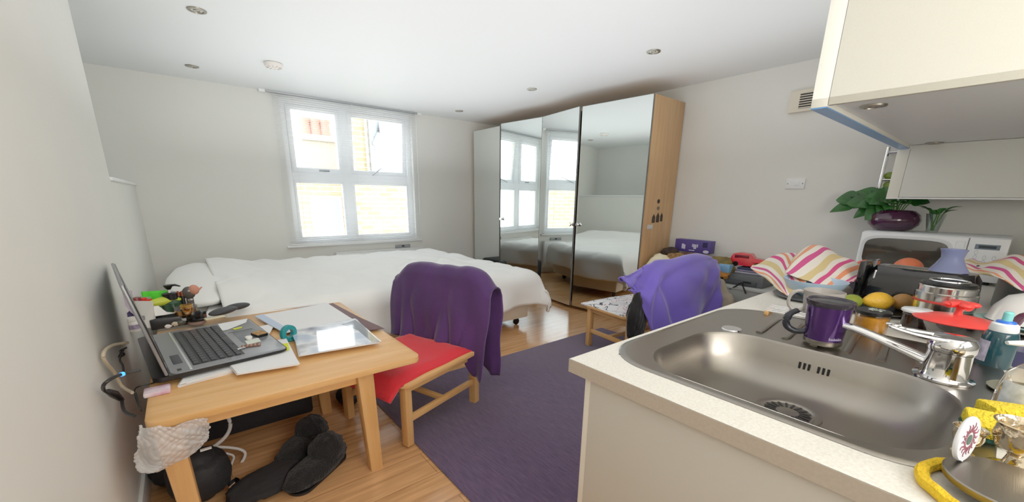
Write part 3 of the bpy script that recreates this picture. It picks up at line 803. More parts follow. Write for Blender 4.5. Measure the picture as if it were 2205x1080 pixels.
for k in range(7):
    a_ = 2*PI*k/7; tp_ = Vector((.03*math.cos(a_), .04*math.sin(a_), .13+.012*(k % 3)))
    cs.tube([(.008*math.cos(a_+2), .008*math.sin(a_+2), .015), tp_*.75, tp_], .003, 5)
    leaf(cl, tp_*.9, tp_ + Vector((.03*math.cos(a_), .075*math.sin(a_), .02)), .05, .01)
cs.build('stems', MATS['stem_green'], vs); cl.build('leaves', M_leaf, vs, angle=180)
# ------------------------------------------------------------------ things on the worktop
def at(px, py, z=zc): return on_z(px, py, z)
def depth(p): return (RX.z*(p[0]-CAM.x) + RY.z*(p[1]-CAM.y) + RZ.z*(p[2]-CAM.z))
# travel mug
M_mug = mat('purple_metallic', '#4a2370', .18, .6, coat=.5)
p = Vector((1.635, .332, zc+.0125))
mg = thing('travel_mug', 'metallic purple travel mug with black handle on the drainer', 'mug', p)
MB().lathe([(.052, .006), (.056, .02), (.066, .158), (.068, .166)], 40).build('body', M_mug, mg)
MB().lathe([(.0, 0), (.055, 0), (.057, .006), (.0565, .02)], 40).build('base_ring', M_steel, mg)
MB().lathe([(.069, .163), (.071, .168), (.071, .184), (.066, .187), (.062, .18), (0, .178)], 40).build('lid', mat('smoked_plastic', '#2b2730', .15), mg)
u_ = Vector((-.35, .94, 0)).normalized()
MB().tube(spline([u_*.05+Vector((0, 0, .04)), u_*.085+Vector((0, 0, .034)), u_*.113+Vector((0, 0, .055)), u_*.112+Vector((0, 0, .10)), u_*.085+Vector((0, 0, .128))], 7), [.012]*8+[.013]*14+[.011]*6+[.008], 10).build('handle', mat('mug_handle', '#20222c', .3), mg)
lg = MB()
for k in range(12):
    a_ = -2.62 + k*.062; lg.box((.0573+.0, -.0016, .030), (.0592, .0016, .030+[.010, .006, .008, .006][k % 4]), 0, Matrix.Rotation(a_, 4, 'Z'))
lg.build('lettering', mat('pale_print', '#a89ac0', .4), mg, smooth=False)
mg.scale = (.95, .95, .80)
# grey mug
p = Vector((2.03, .440, zc))
gm = thing('ceramic_mug', 'wide grey ceramic mug with ring handle behind the purple travel mug', 'mug', p)
MB().lathe([(0, 0), (.058, .0), (.068, .01), (.083, .125), (.080, .126), (.063, .012), (0, .01)], 36).build('body', mat('grey_stoneware', '#aaa49f', .35), gm)
u_ = Vector((-.45, .9, 0)).normalized(); c_ = u_*.098 + Vector((0, 0, .072))
MB().tube([c_ + u_*.04*math.cos(2*PI*k/20) + Vector((0, 0, .045*math.sin(2*PI*k/20))) for k in range(21)], .008, 8).build('handle', MATS['grey_stoneware'], gm)
gm.scale = (.86, .86, .95)
# wooden trivet with metal wires
tv = thing('trivet', 'small wooden trivet with metal rods beside the grey mug', 'trivet', (1.97, .53, zc), math.radians(8))
for y in (-.075, .075): MB().box((-.07, y-.008, 0), (.08, y+.008, .018), .003).build('wooden_bar', M_pineX, tv)
for k in range(5): MB().tube([(-.055+k*.03, -.08, .02), (-.055+k*.03, .08, .02)], .004, 8).build('rod', M_chrome, tv)
# blue bowl on dark plate, under a towel
pb = Vector((2.43, .575, zc))
pt = thing('dinner_plate', 'dark grey plate under the pale blue bowl', 'plate', pb)
MB().lathe([(0, 0), (.13, .0), (.19, .012), (.195, .016), (.188, .017), (.13, .008), (0, .008)], 48).build('dish', mat('slate_glaze', '#4c5358', .3), pt)
bw = thing('mixing_bowl', 'pale blue bowl standing on the dark plate under the striped tea towel', 'bowl', pb + Vector((0, 0, .018)))
MB().lathe([(0, 0), (.09, .0), (.14, .03), (.175, .085), (.178, .09), (.172, .09), (.135, .035), (.085, .008), (0, .008)], 44).build('bowl', mat('pale_blue_plastic', '#a9c6df', .35), bw)
pt.scale = (.86, .86, 1); bw.scale = (.76, .76, .9)
b2_ = thing('serving_bowl', 'grey blue bowl beside the pale blue bowl under the tea towel', 'bowl', (2.86, .40, zc))
MB().lathe([(0, 0), (.08, 0), (.13, .04), (.165, .12), (.168, .125), (.16, .124), (.125, .045), (0, .012)], 40).build('bowl', mat('grey_blue_glaze', '#a3afc0', .3), b2_)
def stripe_mat(name, rot=0):
    m = bpy.data.materials.new(name); m.use_nodes = True
    nt = m.node_tree; b = nt.nodes['Principled BSDF']; N = nt.nodes.new; L = nt.links.new
    uv = N('ShaderNodeUVMap'); sx = N('ShaderNodeSeparateXYZ'); L(uv.outputs[0], sx.inputs[0])
    r = N('ShaderNodeValToRGB'); r.color_ramp.interpolation = 'CONSTANT'; e = r.color_ramp.elements
    seq = [('#ece4d8', .00), ('#d8467f', .05), ('#ece4d8', .10), ('#e0c890', .16), ('#ece4d8', .24), ('#ee9a72', .30), ('#ece4d8', .355), ('#cf4a86', .41), ('#ece4d8', .46), ('#dcc388', .53), ('#ece4d8', .61), ('#d8467f', .67), ('#ece4d8', .72), ('#ef9166', .78), ('#ece4d8', .83), ('#cf4a86', .89), ('#ece4d8', .94)]
    e[0].position = 0; e[0].color = lin(seq[0][0]); e[1].position = seq[1][1]; e[1].color = lin(seq[1][0])
    for c, q_ in seq[2:]:
        k = e.new(q_); k.color = lin(c)
    L(sx.outputs['X'], r.inputs['Fac']); L(r.outputs['Color'], b.inputs['Base Color']); b.inputs['Roughness'].default_value = .9
    return m
def cloth(name, f, nu, nv, m, label, cat, thick=.004):
    """a cloth sheet with its own weave coordinates"""
    mb = MB().grid(f, nu, nv)
    o = mb.build(name, m, None, angle=180)
    uvl = o.data.uv_layers.new(name='UVMap')
    n1 = (nv+1)
    # remove_doubles keeps the vertex order of an open sheet
    for lp in o.data.loops:
        i, j = divmod(lp.vertex_index, n1)
        uvl.data[lp.index].uv = (i/nu, j/nv)
    md = o.modifiers.new('thickness', 'SOLIDIFY'); md.thickness = thick; md.offset = 1
    return tag(o, label, cat)
M_towel = stripe_mat('striped_cotton')
def col_x(pts): return [on_x(px, py, x) for px, py, x in pts]
tw = MB()
left = [col_x(q_) for q_ in (
    ((1622, 570, 2.78), (1617, 577, 2.70), (1640, 593, 2.58), (1668, 613, 2.40)),
    ((1650, 560, 2.90), (1645, 563, 2.80), (1662, 590, 2.56), (1682, 626, 2.33)),
    ((1690, 546, 2.95), (1685, 548, 2.80), (1690, 588, 2.52), (1697, 637, 2.30)),
    ((1730, 545, 2.95), (1715, 548, 2.80), (1713, 588, 2.52), (1718, 622, 2.34)),
    ((1745, 550, 2.95), (1735, 556, 2.80), (1732, 585, 2.56), (1736, 606, 2.42)))]
right = [col_x(q_) for q_ in (
    ((1715, 548, 2.90), (1708, 560, 2.70), (1700, 574, 2.58), (1691, 588, 2.48)),
    ((1742, 536, 2.95), (1737, 533, 2.76), (1722, 565, 2.58), (1712, 597, 2.44)),
    ((1782, 540, 3.00), (1772, 536, 2.78), (1757, 572, 2.58), (1744, 608, 2.42)),
    ((1812, 556, 3.00), (1802, 551, 2.80), (1787, 588, 2.60), (1772, 622, 2.46)),
    ((1838, 570, 2.95), (1830, 562, 2.80), (1818, 592, 2.66), (1803, 622, 2.54)),
    ((1862, 588, 2.90), (1858, 584, 2.78), (1850, 595, 2.70), (1838, 607, 2.62)))]
fl, fr_ = sheet(left, .012, 4), sheet(right, .012, 4)
N1, N2 = 40, 40
tw.grid(fl, N1, N1); tw.grid(lambda u, v: fr_(u, v) + Vector((-.012, 0, .008)), N2, N2)
o = tw.build('tea_towel', M_towel, None, angle=180)
uvl = o.data.uv_layers.new(name='UVMap'); h_ = (N1+1)**2
for lp in o.data.loops:
    k = lp.vertex_index
    i, j = divmod(k if k < h_ else k-h_, N1+1)
    u, v = i/N1, j/N1
    uvl.data[lp.index].uv = (.08+.85*(u*.9 + (1-v)*.55) % .9, v) if k < h_ else (.02+.95*(u*.75 + v*.35) % .95, v)
md = o.modifiers.new('thickness', 'SOLIDIFY'); md.thickness = .004; md.offset = 1
tag(o, 'striped tea towel peaked over the bowls at the left worktop edge', 'towel')
# small handle poking out left of the towel
kp = Vector((2.66, .69, zc+.03))
kh = thing('peeler', 'cream handled peeler with black tip poking out from the tea towel', 'peeler', kp, 0)
d = Vector((.1, .35, .45)).normalized()
MB().tube([Vector((0, .02, -.005)), Vector((0, .02, -.005))+d*.10], [.018, .022], 10).build('handle', mat('cream_handle', '#c9bd9c', .4), kh)
MB().tube([Vector((0, .02, -.005))+d*.10, Vector((0, .02, -.005))+d*.13], [.024, .022], 10).build('tip', M_black, kh)
# amber jar with black lid
p = Vector((1.975, .268, zc))
jr = thing('glass_jar', 'squat glass jar of amber contents with a black lid behind the travel mug', 'jar', p)
MB().lathe([(0, 0), (.060, .0), (.066, .008), (.067, .085), (.062, .094)], 36).build('glass', clear_mat('jar_glass', '#fff2d8', .2), jr)
MB().lathe([(0, .006), (.058, .006), (.062, .012), (.062, .072), (.05, .078), (0, .074)], 30).build('contents', mat('amber_honey', '#d29a3c', .4, var=.4, vscale=30), jr)
MB().lathe([(.068, .088), (.07, .09), (.07, .103), (.066, .107), (0, .107)], 40).build('lid', M_black, jr)
mk = MB(); r2 = random.Random(2)
for k in range(9):
    a_ = r2.uniform(-1.2, 1.2); mk.box((-.012, -.0035, .1072), (.012, .0035, .1082), 0, RZm(a_, (r2.uniform(-.03, .03), r2.uniform(-.03, .03), 0)))
mk.build('lid_print', mat('lid_print', '#b9c4b8', .5), jr, smooth=False)
jr.scale = (.76, .76, .8)
# fruit on a dark dish
fd = thing('fruit_dish', 'black shallow dish holding the lemon, before the black toaster', 'dish', (2.36, .32, zc))
MB().lathe([(0, 0), (.09, 0), (.14, .02), (.143, .024), (.137, .023), (.085, .008), (0, .008)], 40).build('dish', mat('black_glaze', '#17181a', .25), fd)
def fruit(name, p, r, m, lab, cat, rz=0, nip=0):
    o = MB().ball((0, 0, 0), r, None, 28, 18, (lambda c: 1 + nip*max(0, abs(c.x)-.8)*2)).build('peel', m)
    o.name = name; o.location = p; o.rotation_euler = (0, 0, rz); tag(o, lab, cat); return o
fruit('lemon', (2.37, .315, zc+.05), (.056, .041, .041), mat('lemon_peel', '#e8b02c', .45, bump=.25, bscale=90), 'yellow lemon on the black dish behind the amber jar', 'fruit', -.7, .5)
fruit('lime', (2.30, .395, zc+.043), (.05, .035, .032), mat('lime_peel', '#7f8d2c', .45), 'small green lime left of the lemon', 'fruit', -.4, .4)
fruit('onion', (2.45, .245, zc+.049), (.04, .04, .037), mat('onion_skin', '#c08a4a', .5, var=.3, vscale=20), 'small brown onion right of the lemon', 'onion')
# black bread bin / toaster
tx = Vector((2.66, 0, zc))
tb = thing('toaster', 'big glossy black toaster lying across the worktop before the microwave', 'toaster', (2.70, .21, zc), math.radians(-6))
M_gb = mat('gloss_black', '#111113', .12, coat=.5)
hh = .175
MB().loft([rrect(-.10, .10, -.17, .22, .04, .012, 6), rrect(-.10, .10, -.175, .225, .045, .03, 6), rrect(-.09, .09, -.165, .205, .05, hh-.03, 6), rrect(-.075, .075, -.15, .185, .05, hh, 6)]).build('body', M_gb, tb)
MB().box((-.105, .205, .02), (.095, .235, hh+.018), .008).build('end_cap', M_gb, tb)
MB().box((-.11, -.16, 0), (.11, .2, .013), .004).build('foot', M_black, tb)
for x in (-.035, .03): MB().box((x-.012, -.11, hh-.001), (x+.012, .15, hh+.002), .0005).build('slot', M_steel, tb)
MB().tube([(-.09, .17, hh-.06), (-.085, .17, hh-.02)], .004, 6).build('chrome_rod', M_chrome, tb)  # short upright chrome rod on the near side
# clear blue funnel on the toaster
fz = zc+hh+.003
fp = Vector((2.68, .15, fz))
fu_ = thing('plastic_funnel', 'translucent pale blue plastic cup standing on the black toaster', 'cup', fp)
m_ = mat('ice_blue_plastic', '#aeb8ec', .15, trans=.55, ior=1.2)
MB().lathe([(.066, 0), (.064, .006), (.05, .03), (.036, .062), (.04, .085), (.046, .10), (.043, .10), (.036, .084), (.032, .062), (.047, .028), (.06, .003)], 32, None, False).build('cup', m_, fu_)
# second towel over a saucepan at the right
sp_ = thing('saucepan', 'grey steel saucepan under the second striped towel at the right', 'saucepan', (2.95, -.19, zc))
MB().lathe([(0, 0), (.17, 0), (.19, .015), (.19, .20), (.196, .206), (.186, .206), (.18, .02), (0, .012)], 44).build('pan', mat('dull_steel', '#7d8686', .35, .7), sp_)
MB().box((-.03, .185, .175), (.03, .27, .193), .006).build('side_handle', M_black, sp_)
t2 = [col_x(q_) for q_ in (
    ((2036, 574, 3.05), (2036, 576, 2.98), (2040, 578, 2.92), (2044, 581, 2.88)),
    ((2075, 564, 3.10), (2076, 566, 2.98), (2082, 574, 2.86), (2090, 584, 2.80)),
    ((2110, 560, 3.15), (2112, 562, 2.98), (2118, 576, 2.82), (2126, 593, 2.72)),
    ((2150, 557, 3.18), (2152, 558, 2.98), (2157, 580, 2.78), (2162, 606, 2.66)),
    ((2190, 555, 3.20), (2192, 556, 2.98), (2196, 584, 2.76), (2200, 619, 2.62)),
    ((2240, 555, 3.20), (2244, 556, 2.98), (2248, 588, 2.76), (2252, 628, 2.62)))]
t2f = sheet(t2, .012, 5)
cloth('tea_towel', lambda u, v: t2f(u, v) + Vector((0, 0, .012*math.sin(u*9+v*3))), 60, 40, stripe_mat('striped_cotton_b'), 'striped tea towel spread over the saucepan at the right edge', 'towel')
o2 = bpy.data.objects['tea_towel.001']
for lp in o2.data.loops:
    i_, j_ = divmod(lp.vertex_index, 41); u, v = i_/60, j_/40
    o2.data.uv_layers[0].data[lp.index].uv = ((.05 + .5*u - .55*v + .5) % .93, v)
# oranges and a paper bag behind the toaster
M_or = mat('orange_peel', '#ee5a2a', .45, bump=.2, bscale=80)
p = on_x(1862, 590, 3.0)
fruit('orange', (3.0, p.y, zc+.095), (.068, .068, .068), M_or, 'orange left of the black toaster, above the beige bag', 'fruit')
fruit('orange', (3.32, on_x(1958, 565, 3.32).y, zc+.095), (.07, .07, .07), mat('orange_peel_pale', '#e9764c', .45), 'orange peeping over the black toaster, below the microwave', 'fruit')
bgp = Vector((2.78, .42, zc))
def bag_f(c): return 1 + .18*nz(c.x*2, c.y*2, c.z*2) + .06*nz(c.x*6, c.y*6, c.z*6)
bo_ = MB().ball((0, 0, .05), (.12, .09, .062), None, 40, 24, bag_f).build('peel', mat('beige_bag', '#b59d92', .5, var=.25, vscale=14), None, (2.98, .47, zc))
bo_.name = 'produce_bag'; tag(bo_, 'crumpled beige produce bag between the tea towel and the toaster', 'bag')
# food flask
p = Vector((2.33, .118, zc))
cn = thing('food_canister', 'squat stainless canister with red stripe and clip lid before the toaster', 'canister', p)
MB().lathe([(0, 0), (.105, 0), (.112, .006), (.112, .085)], 44).build('body', mat('polished_steel', '#cfccc6', .15, 1), cn)
MB().lathe([(.1125, .085), (.1135, .087), (.1135, .091), (.1125, .093)], 44, None, False).build('red_stripe', mat('red_line', '#c23a34', .4), cn)
MB().lathe([(.112, .0931), (.112, .118), (.104, .121), (.104, .14), (.1, .144)], 44, None, False).build('collar', MATS['polished_steel'], cn)
MB().lathe([(.1, .141), (.101, .15), (.095, .156), (0, .156)], 44).build('lid', M_black, cn)
MB().tube([Vector((.07*math.cos(a_), .07*math.sin(a_), .160)) for a_ in [2*PI*k/24 for k in range(25)]], .004, 6).build('wire_ring', M_chrome, cn)
cn.scale = (.80, .80, 1.12)
# brown jar with white lid
p = Vector((2.10, .165, zc))
bj = thing('coffee_jar', 'dark brown jar with white lid left of the red lidded bowl', 'jar', p)
MB().lathe([(0, 0), (.052, 0), (.056, .006), (.056, .075), (.05, .082)], 32).build('glass', mat('brown_glass', '#2c1a16', .12, coat=.4), bj)
MB().lathe([(.06, .0825), (.066, .086), (.066, .093), (.06, .097), (0, .098)], 32).build('lid', mat('lid_white', '#e3e6ea', .35), bj)
bj.scale = (.68, .68, .95)
# glass bowl with red silicone lid
p = Vector((2.06, .062, zc))
gb = thing('glass_bowl', 'glass bowl with red silicone lid behind the tap', 'bowl', p)
MB().lathe([(0, .0), (.055, 0), (.07, .008), (.098, .06), (.104, .078), (.1, .078), (.066, .012), (0, .006)], 40, None, False).build('bowl', clear_mat('smoky_glass', '#c9c4c2', .3), gb)
MB().lathe([(0, .008), (.06, .01), (.085, .045), (0, .047)], 32).build('leftovers', mat('leftovers', '#8d857d', .7, var=.4, vscale=30), gb)
M_sil = mat('red_silicone', '#f0443e', .35)
ld = MB().lathe([(.128, .078), (.13, .081), (.12, .086), (.06, .096), (.02, .1), (0, .1)], 44).lathe([(.013, .098), (.011, .115), (.013, .138)], 20)
ld.build('lid', M_sil, gb)
kb = MB()
for a_ in (0.4, 2.2, 3.6, 5.2): kb.ball((.03*math.cos(a_), .03*math.sin(a_), .130), (.017, .017, .009))
kb.tube([(-.035, -.02, .128), (0, 0, .132), (.035, .02, .128)], .012, 10).tube([(-.03, .025, .128), (0, 0, .132), (.03, -.025, .128)], .010, 10)
kb = kb.build('lid_knob', M_sil, gb)
kb.scale = (1.25, 1.25, 1.06); gb.scale = (.86, .86, 1)
# navy tub beside it
o = MB().loft([rrect(-.04, .04, -.035, .035, .01, 0, 4), rrect(-.045, .045, -.04, .04, .01, .05, 4)]).build('tub', mat('navy_plastic', '#35345c', .35))
o.location = (1.93, -.075, zc); o.name = 'plastic_tub'; tag(o, 'small navy plastic tub right of the red lidded bowl', 'tub')
# aqua plate and white bowl upside down
p = Vector((2.30, -.11, zc))
for k, lab in enumerate(('white plate at the bottom of the stack under the upturned bowl', 'aqua plate on the white plate under the upturned bowl')):
    a_ = thing('saucer', lab, 'plate', p + Vector((0, 0, .016*k+.036)), 0)
    MB().lathe([(0, 0), (.085, 0), (.135, .012), (.138, .015), (.132, .0155), (.08, .006), (0, .006)], 40).build('dish', mat(['cream_china', 'aqua_china'][k], ['#e4e4de', '#a9dcd8'][k], .25), a_)
o = thing('drying_mat', 'dark drying mat folded under the stack of plates', 'mat', p)
MB().box((-.12, -.15, 0), (.12, .12, .035), .01).build('mat', mat('charcoal_cloth', '#2a2624', .9), o)
dm = thing('upturned_bowl', 'white bowl upside down on the aqua plate at the right', 'bowl', p + Vector((0, 0, .070)))
MB().lathe([(.115, 0), (.112, .003), (.102, .045), (.075, .085), (.04, .1), (.038, .108), (.03, .108), (0, .104)], 40).build('bowl', mat('white_china', '#e9e9e6', .25), dm)
# blue topped bottle behind
bt = thing('water_bottle', 'clear bottle with bright blue cap behind the upturned bowl', 'bottle', (2.62, -.20, zc))
MB().lathe([(0, 0), (.036, 0), (.038, .01), (.038, .15), (.016, .19)], 24).build('bottle', clear_mat('water_clear', '#e8f0f4', .25), bt)
MB().lathe([(.018, .187), (.018, .215), (0, .217)], 20).build('cap', mat('sky_cap', '#3f8fe0', .35), bt)
# plum spatula
sp2 = MB().tube(spline([(1.95, -.035, zc+.045), (1.99, -.06, zc+.10), (2.02, -.075, zc+.135), (2.06, -.11, zc+.14)], 6), [.012]*10+[.014]*9, 8, None, .6).box((1.915, -.045, zc+.0), (1.955, -.02, zc+.055), .006).build('spatula', mat('plum_plastic', '#4a1f33', .35))
tag(sp2, 'plum coloured utensil handle behind the teal washing up liquid', 'utensil')
# teal washing-up liquid
p = Vector((1.85, -.042, zc))
wl2 = thing('soap_bottle', 'teal washing up liquid bottle with white and blue cap', 'bottle', p)
MB().lathe([(0, 0), (.043, 0), (.046, .006), (.046, .105), (.04, .125), (.03, .132)], 30, None, True, 1.0).build('bottle', mat('teal_liquid', '#0f3d48', .12, coat=.4), wl2)
MB().lathe([(.035, .13), (.037, .135), (.034, .155), (.028, .16), (0, .16)], 28).build('shoulder', mat('cap_white', '#eef2f4', .35), wl2)
MB().lathe([(.026, .159), (.024, .166), (.015, .168)], 24).build('collar', mat('royal_blue', '#2f6ee0', .35), wl2)
MB().lathe([(.013, .167), (.013, .195), (.009, .2), (0, .2)], 20).build('spout', mat('aqua_cap', '#7fd4d2', .35), wl2)
lb = MB().grid(lambda u, v: Vector((.0466*math.cos(1.7+u*1.0), .0466*math.sin(1.7+u*1.0), .02+.075*v)), 12, 2)
lb.build('label', mat('lilac_label', '#cfc6e0', .5, var=.5, vscale=60), wl2)
wl2.scale = (.82, .82, .85)
# bottle with lilac cap
p = Vector((2.02, -.14, zc))
lb2 = thing('detergent_bottle', 'clear bottle with pale blue cap at the right edge behind the teal bottle', 'bottle', p)
MB().lathe([(0, 0), (.04, 0), (.042, .008), (.042, .09), (.036, .105)], 26).build('bottle', mat('milky_clear', '#c9cbdd', .2, trans=.4), lb2)
MB().lathe([(.038, .105), (.039, .11), (.037, .145), (.03, .15), (0, .15)], 26).build('cap', mat('pale_blue_cap', '#9cc3ee', .35), lb2)
# pump soap with orange liquid
p = Vector((1.445, -.098, zc))
ps = thing('pump_bottle', 'clear pump bottle of orange soap at the right edge', 'bottle', p)
MB().lathe([(0, 0), (.052, 0), (.055, .006), (.053, .06), (.045, .10), (.022, .125), (.02, .135)], 30, None, True, .9).build('bottle', clear_mat('soap_clear', '#f3f0e6', .3), ps)
MB().lathe([(0, .004), (.048, .004), (.05, .008), (.048, .055), (0, .056)], 26, None, True, .88).build('liquid', mat('orange_soap', '#dba23e', .15), ps)
MB().lathe([(.02, .134), (.02, .15), (.008, .152), (.007, .17)], 18).build('collar', mat('pump_collar', '#d7e2e4', .35), ps)
MB().tube([(.01, -.012, .172), (0, 0, .175), (-.03, .055, .17)], [.016, .017, .007], 10, None, .6).build('nozzle', mat('pump_white', '#f1f3ee', .35), ps)
MB().grid(lambda u, v: Vector((.0552*math.cos(2.2+u*1.1), .0500*math.sin(2.2+u*1.1), .012+.075*v)), 12, 2).build('label', mat('pump_label', '#dfe6ee', .5, var=.4, vscale=50), ps)
# soap plate
o = MB().lathe([(0, 0), (.05, 0), (.075, .008), (.077, .011), (.072, .011), (.045, .005), (0, .005)], 36).build('saucer', mat('olive_china', '#6d6a58', .3))
o.location = (1.62, -.115, zc); o.name = 'soap_dish'; tag(o, 'dark olive dish between the tap and the pump bottle', 'dish')
# sponges
M_sp = mat('yellow_sponge', '#f0cf2a', .95, bump=.9, bscale=160); M_sc = mat('green_scourer', '#1d4a3c', .95, bump=.5, bscale=200)
def sponge(loc, rx, rz, lab):
    t = thing('sponge', lab, 'sponge', loc, rz)
    M = Matrix.Rotation(rx, 4, 'X')
    MB().box((-.05, -.032, .009), (.05, .032, .04), .007, M).build('foam', M_sp, t)
    MB().box((-.05, -.032, 0), (.05, .032, .0088), .003, M).build('scouring_pad', M_sc, t)
sponge((1.235, -.065, zc+.012), .25, math.radians(-75), 'yellow sponge with green scouring pad, nearer the sun decorated disc')
sponge((1.345, -.085, zc+.010), -.1, math.radians(-60), 'yellow sponge lying farther back, against the pump bottle')
# silver cups
M_sil2 = mat('silver_plate', '#d9c9ae', .14, 1, bump=.35, bscale=45)
def goblet(loc, s, lab):
    t = thing('silver_cup', lab, 'cup', loc)
    MB().lathe([(0, 0), (.03*s, 0), (.032*s, .004*s), (.014*s, .012*s), (.010*s, .03*s), (.014*s, .036*s)], 28).build('foot', M_sil2, t)
    MB().lathe([(.012*s, .035*s), (.03*s, .045*s), (.036*s, .065*s), (.034*s, .085*s), (.04*s, .092*s), (.037*s, .093*s), (.031*s, .082*s), (.03*s, .06*s), (0, .055*s)], 32).build('bowl', M_sil2, t)
    MB().lathe([(0, .0585*s), (.0295*s, .062*s)], 20).build('inside', mat('inner_brown', '#3b2a22', .5), t)  # dark brown disc inside the cup bowl
goblet((1.12, -.088, zc), 1.0, 'ornate silver cup at the right edge beside the sponge')
goblet((1.12, -.028, zc), .62, 'smaller silver cup between the sun disc and the big silver cup')
# steel dish with a yellow scrubbing ring
p = Vector((.965, -.075, zc))
yr = MB().tube([Vector((.088*math.cos(a_), .088*math.sin(a_), .010+.002*math.sin(9*a_))) for a_ in [2*PI*k/40 for k in range(41)]], .0105, 8)
o = yr.build('scrubber', mat('yellow_mesh', '#eebf18', .9, bump=.8, bscale=140)); o.location = p; o.name = 'dish_scrubber'
tag(o, 'yellow mesh scrubber ring under the round steel dish', 'scrubber')
sd = thing('steel_dish', 'round steel lid resting on the yellow scrubber at the bottom right', 'lid', p + Vector((.012, -.012, .0205)))
MB().lathe([(0, 0), (.074, 0), (.08, .004), (.081, .014), (.079, .016), (0, .016)], 44).build('dish', M_steel, sd)
# plug disc with a sun painted on it
dp = on_z(2074, 1010, zc+.04)
dc = Vector((1.005, -.024, zc+.072))
nv = (CAM - dc); nv.z = 0; nv.normalize(); _t = nv.cross(Vector((0, 0, 1))); nv = (nv*.24 - _t*.97 + Vector((0, 0, .06))).normalized()
Mq = nv.to_track_quat('Z', 'Y').to_matrix().to_4x4()
sd2 = thing('sun_disc', 'white round disc with a painted red and green sun leaning on the steel dish', 'ornament', dc + Vector((0, 0, .006))); sd2.scale = (1.14, 1.14, 1.14)
MB().lathe([(0, -.003), (.0345, -.003), (.036, -.001), (.036, .001), (.0345, .003), (0, .003)], 40, Mq).build('disc', mat('disc_white', '#e9ebf2', .3), sd2)
MB().lathe([(0, .0036), (.0085, .0036)], 20, Mq @ Matrix.Scale(1, 4), False).build('sun_centre', mat('sun_green', '#3f5a50', .5), sd2)
ry = MB()
for k in range(16):
    a_ = 2*PI*k/16; pts = []
    for i in range(9):
        t_2 = i/8; r_ = .012+.016*t_2*(1.0 if k % 2 else .8); off = .0022*math.sin(t_2*6.5); w_ = .0020*(1-t_2)+.0004
        pts.append((r_, off, w_))
    poly = [(r_, o_+w_) for r_, o_, w_ in pts] + [(r_, o_-w_) for r_, o_, w_ in pts[::-1]]
    ry.prism([(x*math.cos(a_)-y*math.sin(a_), x*math.sin(a_)+y*math.cos(a_)) for x, y in poly], .0031, .0037, Mq)
ry.build('sun_rays', mat('sun_red', '#8a4656', .5), sd2, smooth=False)
MB().tube([Vector((0, 0, -.034)), Vector((.004, -.006, -.0515))], .0035, 8).build('stem', M_chrome, sd2)
# yellow bag and greens in the right corner
o = MB().ball((0, 0, .09), (.09, .10, .12), None, 30, 20, bag_f).build('bag', mat('mango_yellow', '#f0a627', .5, var=.2, vscale=20)); o.name = 'food_bag'; o.location = (3.6, -.20, zc+.13)
tag(o, 'bright yellow food bag right of the microwave', 'bag')
o = thing('storage_tin', 'dark green tin behind the second towel, right of the microwave', 'tin', (3.62, -.17, zc))
MB().lathe([(0, 0), (.11, 0), (.112, .005), (.112, .16), (.1, .166), (0, .166)], 30).build('tin', mat('dark_green', '#24352a', .4), o)
# ------------------------------------------------------------------ things on the table
M_grey = mat('laptop_grey', '#8b8c90', .35, .5)
M_paper = mat('white_paper', '#ebebec', .8)
def td(px, py, z=dz): return on_z(px, py, z)
def sheetq(name, pts, z, th, m, label, cat, group=None):
    """a flat sheet with the given corner points"""
    c = sum((Vector((p.x, p.y, 0)) for p in pts), Vector())/len(pts)
    o = MB().prism([(p.x-c.x, p.y-c.y) for p in pts], 0, th).build(name, m, None, (c.x, c.y, z), smooth=False)
    return tag(o, label, cat, group)
def stack(name, pts, z, n, th, m, label, cat):
    c = sum((Vector((p.x, p.y, 0)) for p in pts), Vector())/len(pts); r2 = random.Random(n); mb = MB()
    for k in range(n):
        a_ = r2.uniform(-.03, .03); dx, dy = r2.uniform(-.008, .008), r2.uniform(-.008, .008)
        mb.prism([((p.x-c.x)*math.cos(a_)-(p.y-c.y)*math.sin(a_)+dx, (p.x-c.x)*math.sin(a_)+(p.y-c.y)*math.cos(a_)+dy) for p in pts], k*th, (k+.8)*th)
    return tag(mb.build(name, m, None, (c.x, c.y, z), smooth=False), label, cat)
# paper piles below the laptop
stack('paper_pile', [td(392, 833), td(548, 790), td(590, 700), td(440, 735)], dz, 4, .004, M_paper, 'pile of white paper under the near side of the laptop', 'paper')
stack('paper_pile', [td(512, 815), td(645, 792), td(612, 738), td(470, 770)], dz+.0165, 3, .0035, M_paper, 'white paper pile under the yellow sticky notes, right of the laptop edge', 'paper')
lz = dz+.028
lt = thing('laptop', 'open grey laptop standing side-on on the table', 'laptop', (0, 0, 0))
A, B_, C_, D_ = td(322, 818, lz+.016), td(600, 745, lz+.016), td(520, 668, lz+.016), td(296, 715, lz+.016)
# square the outline up: hinge side along the wall
org = Vector((-.135, 1.995, 0)); ry_ = math.radians(7)
LW, LD = .68, .44            # along the hinge, front to back
LM = Matrix.Translation((org.x, org.y, lz)) @ Matrix.Rotation(ry_, 4, 'Z')     # local x: towards the user, y: along the hinge
lt.matrix_world = LM
ring0 = rrect(-.05, LD, 0, LW, .03, 0, 5)
def taper(ring, z, k=0):
    return [Vector((p.x, p.y, z + k*smooth01((p.x-.15)/.3))) for p in ring]
inner = rrect(-.035, LD-.02, .015, LW-.015, .025, 0, 5)
MB().loft([taper(inner, -.012, .008), taper(ring0, -.004, .010), taper(ring0, .014)]).build('base', M_black, lt)
MB().loft([taper(rrect(.005, LD-.004, .004, LW-.004, .028, 0, 5), .0142), taper(rrect(.008, LD-.008, .008, LW-.008, .026, 0, 5), .0175)]).build('deck', M_grey, lt)
kbp = MB().box((.085, .055, .0172), (.275, LW-.045, .0182), .001).build('keyboard', mat('keyboard_well', '#26272a', .5), lt)
key0 = None
